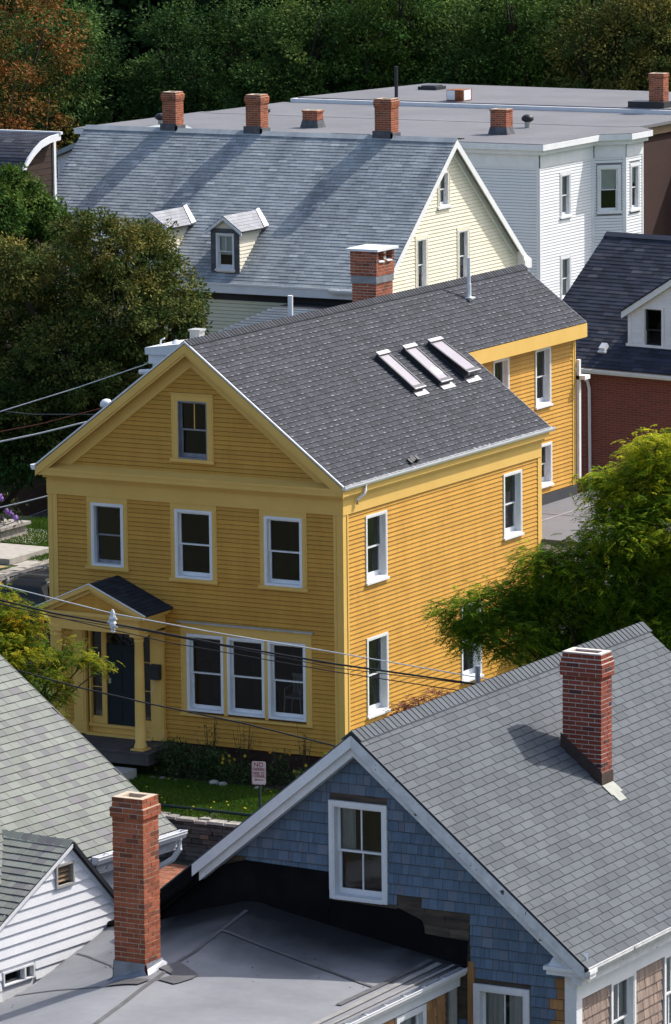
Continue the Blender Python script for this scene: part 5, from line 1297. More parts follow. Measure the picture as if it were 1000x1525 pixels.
# ================================================================== bell-cast roofed building, far left
AGm = Matrix.Translation((-19.09, 30.78, 0))
GB = Thing('curved_roof_building', 'brown boarded building with curved white gable trim, left background', 'building', (-3, -1.5, -.6), AGm)
cur = [(0.0, 10.61), (-.55, 10.57), (-1.04, 10.46), (-1.45, 10.26), (-1.80, 10.02), (-2.05, 9.76), (-2.25, 9.52), (-2.56, 9.15), (-2.8, 8.7)]
b = MB(); b.extrude([(0, y, z-.06) for y, z in cur]+[(0, -2.8, -.6), (0, 0.0, -.6)], (-9, 0, 0)); wgb = b.build('wall', 'brown_board', GB)
b = MB()
for k in range(9): 
    z = 8.9+k*.18
    yy = [y for y, zz in cur if zz > z+.15]
    if yy: b.box(.0, min(yy), z, .012, -.1, z+.165)
b.build('boards', 'brown_board', GB, kind='stuff')
b = MB()
for (ya, za), (yb, zb_) in zip(cur[:-1], cur[1:]): b.hexa([(-9, ya, za-.03), (.25, ya, za-.03), (.25, yb, zb_-.03), (-9, yb, zb_-.03), (-9, ya, za+.02), (.25, ya, za+.02), (.25, yb, zb_+.02), (-9, yb, zb_+.02)])
rg = b.build('roof', 'shingle_underlay', GB)
for (ya, za), (yb, zb_) in zip(cur[:-1], cur[1:]):
    F_ = frame((-9, yb, zb_+.022), (1, 0, 0), (0, ya-yb, za-zb_)); L_s = math.hypot(ya-yb, za-zb_)
    pieces('shingle', GB, rg, F_, tab_rows([(0, 6.0, 9.2), (L_s, 6.0, 9.2)], [], L_s/max(1, round(L_s/.14)), .33, gap=.006), .01, 'blueblack_shingle', limit=14, stuff='shingle_field')
b = MB()
for (ya, za), (yb, zb_) in zip(cur[:-1], cur[1:]): b.hexa([(.24, ya, za-.17), (.30, ya, za-.17), (.30, yb, zb_-.17), (.24, yb, zb_-.17), (.24, ya, za+.025), (.30, ya, za+.025), (.30, yb, zb_+.025), (.24, yb, zb_+.025)])
b.build('rake_trim', 'white_trim', GB)
b = MB(); b.box(.0, -.02, -.6, .06, .10, 10.45); b.box(-9, -.06, 10.60, .33, .06, 10.68); b.build('corner_board', 'white_trim', GB)
# ---- small white gabled building between it and the cream house
AS_ = Matrix.Translation((-24.23, 39.26, 0))
SB_ = Thing('small_white_building', 'small white clapboard building with grey pitched roof between brown and grey-roofed houses', 'building', (3, 3, -.6), AS_)
wsb = wall(SB_, face_front(0, 0), [(-.6, 0, 3.0), (9.05, 0, 3.0), (9.6, 1.49, 1.51)], [], 'white_vinyl')
pieces('clapboard', SB_, wsb, face_front(0, 0), board_rows([(6, .08, 2.95), (9.0, .08, 2.95), (9.5, 1.4, 1.6)], [], .13, gap=.006), .018, 'white_vinyl', limit=30)
b = MB(face_front(0, 0)); b.box(0, -.6, 0, .09, 9.05, .03); b.build('corner_board', 'white_trim', SB_)
for s in (-1, 1):
    xe = 1.5+s*1.65; ze = 9.82-1.65*.40; b = MB(); b.extrude([(1.5, -.25, 9.82), (xe, -.25, ze), (xe, 5, ze), (1.5, 5, 9.82)], (0, 0, -.14)); b.build('roof', 'weathered_shingle', SB_)
b = MB(); b.box(.0, .13, -.6, 3.0, 4.5, 9.0); b.build('wall', 'white_vinyl', SB_)

# ---- white shed-roofed bay left of the yellow ridge
WBY = Thing('white_roof_bay', 'white boxed cornice of a neighbouring building peeking over the yellow gable', 'building', (0, 6.5, -.6))
b = MB(); b.box(-.70, 5.80, -.6, 2.2, 7.2, 7.75); b.build('wall', 'white_trim', WBY)
b = MB(); b.extrude([(-.85, 5.70, 7.94), (-.85, 5.70, 8.10), (.0, 5.70, 8.22), (1.0, 5.70, 8.30), (2.3, 5.70, 8.38), (2.3, 5.70, 7.94)], (0, 1.5, 0)); b.build('cornice', 'white_trim', WBY)
b = MB(); b.extrude([(-.78, 5.75, 7.72), (-.78, 5.75, 7.93), (2.25, 5.75, 7.93), (2.25, 5.75, 7.72)], (0, 1.4, 0)); b.build('frieze', 'white_vinyl', WBY)
b = MB(); b.tube([(-.95, 5.62, 7.52), (-.25, 5.62, 7.60)], .06, 8); b.build('gutter', 'white_trim', WBY)
b = MB(); b.box(-.02, 6.4, 8.2, .24, 6.66, 8.46); b.box(-.05, 6.37, 8.46, .27, 6.69, 8.50); b.build('chimney_pot', 'zinc', WBY)
b = MB(); b.tube([(-.60, 6.0, 8.1), (-.58, 6.0, 8.26), (-.48, 6.0, 8.31)], .02, 6); b.lathe((-.22, 6.1, 8.15), [(.11, 0), (.11, .06), (.04, .12)], 8); b.build('roof_lamp', 'white_trim', WBY)

# ================================================================== trees and plants
def np_mesh(name, V, faces_n, m, attrs):
    """V (n*k,3) verts of n separate k-gons"""
    k = faces_n; n_ = len(V)//k
    me = bpy.data.meshes.new(name); me.vertices.add(len(V)); me.vertices.foreach_set('co', V.astype(np.float32).ravel())
    me.loops.add(len(V)); me.loops.foreach_set('vertex_index', np.arange(len(V), dtype=np.int32))
    me.polygons.add(n_); me.polygons.foreach_set('loop_start', np.arange(0, len(V), k, dtype=np.int32)); me.polygons.foreach_set('loop_total', np.full(n_, k, dtype=np.int32))
    me.update(calc_edges=True); me.materials.append(MATS[m])
    for an, vals in attrs.items():
        a = me.attributes.new(an, 'FLOAT', 'FACE'); a.data.foreach_set('value', vals.astype(np.float32))
    return me

def unit(v): return v/np.maximum(np.linalg.norm(v, axis=1, keepdims=True), 1e-6)

def leaf_quads(P, D, size, rg, width=.5, flat=.5, N=None):
    """diamond leaves at P pointing along D"""
    n_ = len(P); a = unit(D)
    r = rg.normal(size=(n_, 3)); r[:, 2] += flat
    if N is not None: r = r*.55+N*1.7
    s = unit(np.cross(a, r))
    L_ = size*rg.uniform(.6, 1.3, (n_, 1)); w_ = L_*width
    V = np.empty((n_, 4, 3)); V[:, 0] = P; V[:, 1] = P+a*L_*.5+s*w_*.5; V[:, 2] = P+a*L_; V[:, 3] = P+a*L_*.5-s*w_*.5
    return V.reshape(-1, 3)

def clumps(blobs, n_, rg, shell=.62, squash=1.0, drop=.0):
    vol = np.array([b_[3]*b_[4]*b_[5] for b_ in blobs])**.67; k = rg.choice(len(blobs), n_, p=vol/vol.sum())
    B = np.array(blobs)[k]; d = unit(rg.normal(size=(n_, 3))); r = shell+(1-shell)*rg.random((n_, 1))**.6
    r *= 1+.16*np.sin(d[:, :1]*7+B[:, :1])*np.cos(d[:, 1:2]*6+d[:, 2:3]*5)
    P = B[:, :3]+d*B[:, 3:6]*r
    return P, d, k

def tree(name, label, base, blobs, m, n_clump, n_leaf, leaf, crad, seed, trunk_r=.25, hue=(0.2, .25), hue_up=0.0, group=None, cat='tree', width=.55, fork=None, drop_low=None):
    rg = np.random.default_rng(seed)
    T = Thing(name, label, cat, base, group=group)
    bl = np.array(blobs, dtype=float); top = bl[:, :3].mean(0)
    b = MB(); fork = fork or (base[0]*.4+top[0]*.6, base[1]*.4+top[1]*.6, base[2]+(top[2]-base[2])*.45)
    b.tube([base, ((base[0]+fork[0])/2+.1, (base[1]+fork[1])/2, (base[2]+fork[2])/2), fork], [trunk_r*1.35, trunk_r, trunk_r*.8], 9)
    for q in blobs:
        c = Vector(q[:3]); f_ = Vector(fork); mid = f_.lerp(c, .5)+Vector((rg.uniform(-.2, .2), rg.uniform(-.2, .2), .1*(c-f_).length))
        b.tube([f_-Vector((0, 0, .15)), mid, c, c+Vector((rg.uniform(-.3, .3)*q[3], rg.uniform(-.3, .3)*q[4], q[5]*.6))], [trunk_r*.55, trunk_r*.36, trunk_r*.2, .02], 6)
        for _ in range(4):
            d = Vector(rg.normal(size=3)).normalized(); e = c+Vector((d.x*q[3], d.y*q[4], d.z*q[5]))*.85
            b.tube([mid.lerp(c, .6), c.lerp(e, .5), e], [trunk_r*.2, trunk_r*.1, .012], 5)
    b.build('trunk', 'bark', T, smooth=True)
    P, D, k = clumps(blobs, n_clump, rg)
    hz_ = rg.random(n_clump)
    if drop_low is not None:
        keep = P[:, 2] > drop_low; P, D, hz_ = P[keep], D[keep], hz_[keep]
    nC = len(P); rc = crad*rg.uniform(.5, 1.3, (nC, 1))**1.2
    Pi = np.repeat(P, n_leaf, 0); ri = np.repeat(rc, n_leaf, 0); Di = np.repeat(D, n_leaf, 0)
    g3 = unit(rg.normal(size=Pi.shape))*(rg.random((len(Pi), 1))**.45)*np.array([.95, .95, .62]); Pl = Pi+g3*ri
    dirs = unit(g3)*.7+Di*.5+rg.normal(size=Pi.shape)*.4; dirs[:, 2] -= .25
    V = leaf_quads(Pl, dirs, leaf, rg, width, .9, N=unit(g3)*.7+Di*.6)
    zr_ = (P[:, 2]-P[:, 2].min())/(np.ptp(P[:, 2])+1e-6)
    h = np.repeat(hue[0]+hue[1]*(hz_-.5)*2+hue_up*(zr_-.5), n_leaf)+rg.normal(size=len(Pl))*.05
    t = np.clip(np.repeat(rg.random(nC)*.5+.25, n_leaf)+rg.normal(size=len(Pl))*.08, 0, 1)
    me = np_mesh('crown', V, 4, m, {'hue': np.clip(h, 0, 1), 'tone': t})
    o = bpy.data.objects.new('crown', me); link(o, Matrix.Identity(4), T.e)
    return T

def locust(name, label, base, blobs, m, n_clump, per, seed, trunk_r=.14, fl=.30, nlf=11, ls=.05, hue=(.3, .25), hue_out=.3, group=None, extra=None, limbs=None, rc=.32):
    """feathery compound leaves: each frond is a drooping stalk with two rows of leaflets"""
    rg = np.random.default_rng(seed); T = Thing(name, label, 'tree', base, group=group)
    bl = np.array(blobs, float); top = bl[:, :3].mean(0)
    fork = Vector((base[0]*.5+top[0]*.5, base[1]*.5+top[1]*.5, base[2]+(top[2]-base[2])*.55)); b = MB()
    b.tube([base, tuple(Vector(base).lerp(fork, .5)+Vector((.08, -.05, 0))), tuple(fork)], [trunk_r*1.3, trunk_r, trunk_r*.85], 9)
    for q in blobs:
        c = Vector(q[:3]); mid = fork.lerp(c, .5)+Vector((0, 0, .12*(c-fork).length))
        b.tube([fork, mid, c], [trunk_r*.5, trunk_r*.3, trunk_r*.15], 6)
        for _ in range(5):
            d = Vector(rg.normal(size=3)).normalized(); e = c+Vector((d.x*q[3], d.y*q[4], abs(d.z)*q[5]*.8))*.9
            b.tube([mid.lerp(c, .7), c.lerp(e, .5)+Vector((0, 0, .1)), e], [trunk_r*.14, trunk_r*.08, .006], 5)
    b.build('trunk', 'bark', T, smooth=True)
    P, D, k = clumps(blobs, n_clump, rg, shell=.45)
    if extra is not None: P = np.vstack([P, extra]); D = np.vstack([D, np.tile([.5, -.2, .3], (len(extra), 1))])
    nC = len(P)
    F0 = np.repeat(P, per, 0)+rg.normal(size=(nC*per, 3))*np.array([rc, rc, rc*.62]); Dd = unit(np.repeat(D, per, 0)*.8+rg.normal(size=(nC*per, 3))*.75); Dd[:, 2] = Dd[:, 2]*.5+.05; Dd = unit(Dd)
    nF = len(F0); Lf = fl*rg.uniform(.6, 1.3, (nF, 1)); side = unit(np.cross(Dd, np.array([0, 0, 1.0])+rg.normal(size=(nF, 3))*.25))
    Vs = []; hs = []; ts = []
    hC = hue[0]+hue[1]*(rg.random(nC)-.5)*2; outer = np.clip((P[:, 2]-np.percentile(P[:, 2], 35))/(np.ptp(P[:, 2])+1e-6), 0, 1)*hue_out*rg.random(nC)*2
    hF = np.repeat(hC+outer, per)+rg.normal(size=nF)*.08; tF = np.clip(np.repeat(rg.random(nC)*.5+.25, per)+rg.normal(size=nF)*.12, 0, 1)
    for j in range(nlf):
        u = (j+.5)/nlf; pos = F0+Dd*Lf*u; pos[:, 2] -= (Lf[:, 0]*u*u*.45)
        for s in (-1, 1):
            a = unit(side*s+Dd*.35+np.array([0, 0, -.25])); w_ = ls*(1-.35*abs(u-.45)*2)
            e = unit(np.cross(a, np.array([0, 0, 1.0])+rg.normal(size=(nF, 3))*.3))
            V = np.empty((nF, 4, 3)); V[:, 0] = pos; V[:, 1] = pos+a*w_*.5+e*w_*.22; V[:, 2] = pos+a*w_; V[:, 3] = pos+a*w_*.5-e*w_*.22
            Vs.append(V.reshape(-1, 3)); hs.append(hF); ts.append(tF)
    me = np_mesh('crown', np.vstack(Vs), 4, m, {'hue': np.clip(np.concatenate(hs), 0, 1), 'tone': np.concatenate(ts)})
    o = bpy.data.objects.new('crown', me); link(o, Matrix.Identity(4), T.e)
    return T

leaf_mat('leaf_dark', [(.022, .055, .016), (.040, .088, .022), (.078, .14, .03), (.14, .19, .04)])
leaf_mat('leaf_shade', [(.010, .024, .008), (.016, .036, .011), (.024, .05, .014)])  # leaf greens darkened so gaps in the wood look deeply shaded
leaf_mat('leaf_mid', [(.024, .058, .013), (.042, .095, .018), (.08, .14, .024), (.14, .18, .032)])
leaf_mat('leaf_turning', [(.028, .045, .010), (.06, .065, .012), (.125, .09, .02), (.24, .085, .025)])
leaf_mat('leaf_olive', [(.028, .052, .014), (.055, .085, .02), (.12, .13, .03), (.24, .19, .045)])  # pale end of the ramp lightened to paint sunlit clumps
leaf_mat('leaf_locust', [(.06, .14, .014), (.12, .22, .018), (.24, .33, .02), (.46, .45, .025)], .6)
leaf_mat('leaf_locust_gold', [(.06, .125, .012), (.15, .21, .016), (.38, .34, .018), (.58, .34, .018)], .5)
leaf_mat('leaf_weed', [(.02, .045, .015), (.035, .06, .022), (.06, .085, .03), (.10, .12, .04)])
leaf_mat('leaf_purple', [(.08, .022, .03), (.13, .035, .04), (.17, .06, .05), (.20, .10, .06)])
leaf_mat('blade', [(.03, .07, .010), (.055, .115, .014), (.09, .15, .018), (.16, .17, .04)], .3)

# the wood behind the roofs: each tree its own
def crown(cx, cy, cz, r, h, rg, n_=7):
    out = [(cx, cy, cz, r*.75, r*.75, h*.8)]
    for i in range(n_):
        a = 2*math.pi*i/n_+rg.uniform(-.3, .3); q = r*rg.uniform(.45, .7); out.append((cx+q*math.cos(a), cy+q*math.sin(a), cz+rg.uniform(-.6, .6)*h, r*rg.uniform(.36, .55), r*rg.uniform(.36, .55), h*rg.uniform(.3, .45)))
    return out
rgt = np.random.default_rng(5)
back = [(-50.5, 76, 6.0, 4.0, 7.2, 'leaf_turning', (.48, .45), .5, 'tall maple turning orange at the left end of the wood'),
        (-53.5, 85, 5.5, 3.6, 6.8, 'leaf_dark', (.35, .25), .3, 'dark green tree just right of the orange maple'),
        (-49.0, 90, 6.0, 3.4, 7.4, 'leaf_dark', (.3, .25), .2, 'very dark tree behind the left ridge chimneys'),
        (-45.2, 91, 5.8, 3.6, 7.0, 'leaf_dark', (.45, .3), .35, 'dark green tree behind the middle chimney of the cream roof'),
        (-41.6, 93, 6.0, 3.4, 7.2, 'leaf_mid', (.35, .3), .3, 'fresh green leafy tree behind the soil pipe'),
        (-38.0, 95, 5.8, 3.5, 7.1, 'leaf_dark', (.4, .3), .3, 'deep green tree behind the rusty roof hatch'),
        (-34.6, 95, 6.0, 3.4, 7.0, 'leaf_mid', (.35, .35), .35, 'mottled green tree right of centre in the wood'),
        (-31.6, 94, 5.6, 3.2, 6.8, 'leaf_olive', (.42, .35), .35, 'olive yellow-green tree left of the far right chimney'),
        (-28.2, 94, 6.0, 3.4, 7.4, 'leaf_olive', (.55, .38), .5, 'yellowing tree with reddish top at the right end of the wood'),
        (-25.0, 96, 5.0, 3.2, 6.5, 'leaf_mid', (.35, .3), .3, 'green tree at the far right edge of the wood')]
for i, (x, y, z, r, h, m, hu, up, lb) in enumerate(back):
    tree(('maple_tree' if i == 0 else 'broadleaf_tree'), lb, (x, y, -1.5), crown(x, y, z, r*.92, h, rgt, 10), m, 420, 110, .16, .80, 100+i, .28, hu, up, group='trees of the wood behind the roofs')
# farther rows read as one mass
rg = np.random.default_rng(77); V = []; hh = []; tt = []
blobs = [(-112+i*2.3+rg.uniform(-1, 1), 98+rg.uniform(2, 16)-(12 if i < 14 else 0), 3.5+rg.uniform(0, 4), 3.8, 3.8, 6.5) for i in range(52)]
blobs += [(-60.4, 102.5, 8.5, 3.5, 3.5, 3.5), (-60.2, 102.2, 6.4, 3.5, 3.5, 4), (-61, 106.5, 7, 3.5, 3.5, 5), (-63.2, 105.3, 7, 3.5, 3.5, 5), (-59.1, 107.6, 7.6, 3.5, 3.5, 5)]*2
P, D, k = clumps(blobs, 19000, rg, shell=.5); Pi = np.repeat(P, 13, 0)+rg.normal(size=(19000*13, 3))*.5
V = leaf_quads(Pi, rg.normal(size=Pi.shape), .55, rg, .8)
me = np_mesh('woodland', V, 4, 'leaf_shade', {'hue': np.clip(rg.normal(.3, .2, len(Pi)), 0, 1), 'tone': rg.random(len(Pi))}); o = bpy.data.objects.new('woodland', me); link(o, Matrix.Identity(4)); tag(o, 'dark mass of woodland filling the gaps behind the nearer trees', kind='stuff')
# big olive tree between the yellow gable and the cream roof, and its neighbours
tree('olive_tree', 'large rounded olive-brown tree hiding the left end of the cream house', (-9.5, 17.5, -.6),
     [(-8.36, 17.82, 8.49, 1.1, 1.1, 0.94), (-8.14, 19.17, 7.64, 0.81, 0.81, 0.69), (-6.71, 17.34, 7.19, 0.53, 0.53, 0.45), (-8.4, 18.6, 9.12, 0.5, 0.5, 0.42), (-8.51, 16.23, 9.17, 0.97, 0.97, 0.82), (-9.81, 17.17, 9.38, 0.57, 0.57, 0.48), (-10.74, 17.75, 7.76, 1.34, 1.34, 1.14), (-8.29, 16.48, 7.3, 1.41, 1.41, 1.2), (-8.15, 18.28, 6.57, 0.98, 0.98, 0.83), (-9.08, 15.37, 6.15, 1.41, 1.41, 1.19), (-8.46, 17.2, 5.42, 1.15, 1.15, 0.98), (-11.62, 17.11, 6.89, 1.34, 1.34, 1.14), (-10.14, 15.04, 5.06, 1.41, 1.41, 1.2), (-9.54, 17.06, 4.12, 1.07, 1.07, 0.91), (-10.55, 15.0, 8.59, 0.88, 0.88, 0.75)],
     'leaf_olive', 1700, 84, .10, .36, 21, .22, (.36, .38), .5)
tree('leafy_tree', 'bright green tree at the left edge below the curved roof', (-10.8, 20.6, -.6),
     [(-14.03, 20.65, 9.52, 0.92, 0.92, 0.78), (-14.0, 21.98, 9.12, 0.65, 0.65, 0.55), (-13.67, 19.85, 10.38, 0.4, 0.4, 0.34), (-14.6, 20.82, 8.37, 0.92, 0.92, 0.79), (-14.06, 19.01, 9.49, 1.09, 1.09, 0.93), (-12.94, 21.15, 8.96, 0.41, 0.41, 0.34)],
     'leaf_mid', 560, 84, .105, .32, 22, .16, (.48, .35), .3)
tree('shade_tree', 'dark low tree in deep shade behind the left gable end', (-12.5, 16.0, -.6),
     [(-12.4, 15.4, 4.2, 2.0, 2.0, 1.6), (-10.9, 15.6, 3.9, 1.5, 1.5, 1.0), (-13.6, 15.0, 5.8, 1.5, 1.5, 1.4), (-13.0, 16.0, 3.9, 1.5, 1.5, 0.9), (-9.4, 17.4, 3.9, 1.4, 1.4, 1.0)],
     'leaf_dark', 1300, 30, .13, .42, 23, .18, (.25, .2), .1)
tree('shrub', 'dark shrub mass under the trees beside the driveway', (-20, 37.2, -.6), [(-22.0, 37.6, .6, 2.0, 1.0, 1.2), (-19.2, 36.6, .7, 2.0, 1.0, 1.3), (-16.4, 35.8, .6, 1.8, 1.0, 1.2), (-25, 39, .8, 2.2, 1.2, 1.4)], 'leaf_dark', 700, 30, .14, .4, 24, .08, (.3, .25), .1, cat='shrub')
# honey locusts
locust('honey_locust', 'feathery yellow-green locust tree between the yellow side wall and the blue roof', (18.6, -9.4, -1.5),
       [(19.05, -8.77, 7.97, 0.81, 0.81, 0.64), (19.32, -7.97, 8.34, 0.81, 0.81, 0.65), (19.39, -8.88, 8.86, 0.39, 0.39, 0.31), (18.35, -8.79, 8.06, 0.39, 0.39, 0.31), (19.03, -9.61, 7.24, 0.71, 0.71, 0.57), (19.61, -8.59, 7.26, 1.04, 1.04, 0.83), (19.7, -8.16, 6.15, 1.17, 1.17, 0.94), (18.3, -9.9, 6.58, 0.67, 0.67, 0.54), (18.76, -8.91, 6.2, 0.98, 0.98, 0.78), (17.82, -10.37, 6.78, 0.39, 0.39, 0.31), (17.42, -10.02, 6.07, 0.58, 0.58, 0.47), (17.74, -9.36, 5.53, 0.91, 0.91, 0.73), (16.88, -10.81, 5.9, 0.49, 0.49, 0.39), (16.06, -10.5, 5.65, 0.42, 0.42, 0.33), (17.34, -10.88, 5.42, 0.58, 0.58, 0.46), (16.34, -10.76, 5.32, 0.34, 0.34, 0.27), (18.63, -8.94, 5.13, 0.91, 0.91, 0.73), (19.87, -9.29, 5.16, 0.78, 0.78, 0.62), (17.94, -9.62, 4.79, 0.65, 0.65, 0.52)],
       'leaf_locust', 2100, 12, 31, .10, .25, 8, .075, (.36, .28), .60, rc=.15)
locust('honey_locust', 'golden-tipped locust tree spreading in front of the porch at left', (5.2, -10.9, -1.5),
       [(6.05, -10.78, 4.77, 0.46, 0.46, 0.37), (5.34, -10.55, 4.96, 0.55, 0.55, 0.44), (6.12, -11.3, 4.18, 0.65, 0.65, 0.52), (6.32, -10.43, 3.91, 0.47, 0.47, 0.37), (6.99, -11.17, 3.54, 0.35, 0.35, 0.28), (6.46, -10.87, 3.02, 0.33, 0.33, 0.26), (6.66, -9.97, 4.13, 0.19, 0.19, 0.15), (7.48, -10.58, 4.03, 0.22, 0.22, 0.17), (7.45, -9.82, 3.82, 0.18, 0.18, 0.14), (6.22, -11.61, 3.48, 0.54, 0.54, 0.43), (5.5, -11.21, 4.04, 0.68, 0.68, 0.55)],
       'leaf_locust_gold', 560, 10, 32, .07, .22, 8, .065, (.28, .36), .40, rc=.11)
locust('purple_leaf_shrub', 'small purple-leaved shrub poking above the blue house ridge', (19.2, -18.5, -1.5),
       [(19.15, -18.2, 5.45, .34, .3, .18), (19.55, -18.0, 5.62, .35, .3, .14), (18.9, -18.3, 5.2, .3, .3, .2)], 'leaf_purple', 110, 7, 33, .04, .12, 5, .05, (.4, .4), 0, rc=.10)

# grass blades on the lawn
def blades(name, label, x0, y0, x1, y1, z, n_, h, m='blade', hue=.45):
    rg = np.random.default_rng(n_); P = np.stack([rg.uniform(x0, x1, n_), rg.uniform(y0, y1, n_), np.full(n_, z)], 1)
    dens = np.array([noise.noise(Vector((p[0]*1.1, p[1]*1.1, 5.0))) for p in P[:, :2]]) if False else np.sin(P[:, 0]*1.7)*np.cos(P[:, 1]*2.3)*.5
    d = rg.normal(size=(n_, 3))*.45; d[:, 2] = 1; s = unit(np.cross(d, rg.normal(size=(n_, 3)))); hh = h*rg.uniform(.4, 1.4, (n_, 1)); wv = .012
    V = np.empty((n_, 3, 3)); V[:, 0] = P-s*wv; V[:, 1] = P+s*wv; V[:, 2] = P+unit(d)*hh
    me = np_mesh(name, V.reshape(-1, 3), 3, m, {'hue': np.clip(hue+dens*.35+rg.normal(size=n_)*.15, 0, 1), 'tone': rg.random(n_)})
    o = bpy.data.objects.new(name, me); link(o, Matrix.Identity(4)); tag(o, label, kind='stuff')
blades('lawn_grass', 'mown green grass in front of the yellow house', 1.0, -4.2, 9.5, -1.1, -.6, 60000, .075)
blades('far_grass', 'bright grass beside the stone steps', -17, 20.0, -12.9, 26.4, -.12, 26000, .08)
blades('verge_grass', 'shaded grass strip under the trees', -27, 35.0, -11.6, 40.0, -.6, 22000, .22, hue=.55)

# flower bed
bd = MB(); bd.box(3.3, -1.15, -.62, 7.65, -.02, -.575); tag(bd.build('flower_bed', 'bed_soil'), kind='structure')
def weed(name, label, x, y, z, r, h, n_, seed, m='leaf_weed', group=None, leaf=.09, stems=7, flowers=None, stemmat='stem_green'):
    rg = np.random.default_rng(seed); T = Thing(name, label, 'plant', (x, y, z), group=group); b = MB(); tips = []
    for s in range(stems):
        a = rg.uniform(0, 6.28); q = r*rg.uniform(.2, 1); tip = (x+q*math.cos(a), y+q*math.sin(a)*.6, z+h*rg.uniform(.7, 1.05)); tips.append(tip)
        b.tube([(x+q*.2*math.cos(a), y+q*.2*math.sin(a), z), (x+q*.7*math.cos(a), y+q*.5*math.sin(a), z+h*.55), tip], [.009, .007, .004], 4)
    b.build('stems', stemmat, T)
    P = np.array([[x, y, z]])+np.stack([rg.normal(size=n_)*r*.5, rg.normal(size=n_)*r*.35, h*rg.beta(1.6, 1.6, n_)*.95], 1)
    V = leaf_quads(P, rg.normal(size=(n_, 3))+np.array([0, 0, .2]), leaf, rg, .35)
    me = np_mesh('foliage', V, 4, m, {'hue': rg.random(n_)*.8, 'tone': rg.random(n_)}); o = bpy.data.objects.new('foliage', me); link(o, Matrix.Identity(4), T.e)
    if flowers:
        fm, nf = flowers
        for q in range(nf):
            t = tips[q % len(tips)]; f = MB(); c = Vector(t)+Vector(rg.normal(size=3))*.06*(1 if q < len(tips) else 3)
            for k in range(6):
                a = k*math.pi/3; f.quad(c, c+Vector((math.cos(a-.3)*.03, -.01, math.sin(a-.3)*.03)), c+Vector((math.cos(a)*.045, -.012, math.sin(a)*.045)), c+Vector((math.cos(a+.3)*.03, -.01, math.sin(a+.3)*.03)))
            f.build('flower', fm, T)
    return T
weed('bed_shrub', 'dark green bushy perennial right beside the porch column', 3.75, -1.0, -.6, .42, .95, 900, 1, leaf=.10)
weed('bed_shrub', 'broad dark green bush under the left pane of the triple window', 4.55, -.75, -.6, .55, .80, 1300, 2, leaf=.10)
weed('leggy_weed', 'tall brown-headed weed rising before the first triple pane', 4.35, -.35, -.6, .35, 1.45, 120, 3, leaf=.07, stems=9, stemmat='stem_brown')
weed('leggy_weed', 'tall weed with seed heads below the middle pane', 5.2, -.3, -.6, .3, 1.25, 110, 4, leaf=.07, stems=8, stemmat='stem_brown')
weed('leggy_weed', 'tall thin weed near the right end of the wall', 6.75, -.3, -.6, .25, 1.35, 110, 5, leaf=.07, stems=7, stemmat='stem_brown')
weed('flowering_plant', 'clump with small yellow flowers in the bed', 5.15, -.9, -.6, .35, .62, 500, 6, flowers=('petal_yellow', 8), stems=8)
weed('flowering_plant', 'orange-flowered plant just behind the parking sign', 6.35, -.6, -.6, .25, .85, 260, 7, flowers=('petal_orange', 9), stems=6)
weed('bed_shrub', 'low grey-green clump in the middle of the bed', 5.75, -.8, -.6, .5, .50, 900, 8)
weed('flowering_plant', 'low plant with pale yellow flowers right of the sign', 7.0, -.9, -.6, .35, .55, 420, 9, flowers=('petal_yellow', 4), stems=6)
weed('bed_shrub', 'dark clump at the right end of the bed', 7.35, -1.05, -.6, .45, .55, 800, 10)
weed('corner_vine', 'bright yellow-green sprig at the corner of the yellow house', 7.9, -.8, -.6, .32, 1.1, 420, 11, m='leaf_locust', leaf=.11)
rs = random.Random(4)
for k, x in enumerate((3.35, 3.6, 3.95, 4.9, 5.15, 6.05, 6.3, 6.9)):
    b = MB(); r = rs.uniform(.07, .14)
    b.lathe((x, -1.17+rs.uniform(-.05, .05), -.62), [(r*.8, 0), (r, r*.4), (r*.75, r*.75), (r*.3, r*.9)], 7); o = b.build('border_stone', 'pale_stone')
    tag(o, ['whitish border stone nearest the porch step', 'second pale stone from the porch step', 'third pale stone edging the bed', 'pale edging stone below the yellow flowers', 'small edging stone mid bed', 'flat white stone left of the sign post', 'white stone right of the sign post', 'last pale stone at the right of the bed'][k], 'stone', 'pale stones edging the flower bed')
b = MB()
for k in range(26): 
    x, y = rs.uniform(3.4, 9), rs.uniform(-4.1, -1.3); z = -.53+rs.uniform(0, .03); b.box(x, y, z, x+.03, y+.03, z+.012)
tag(b.build('dandelions', 'petal_yellow'), 'tiny yellow dandelions dotted over the lawn', kind='stuff')
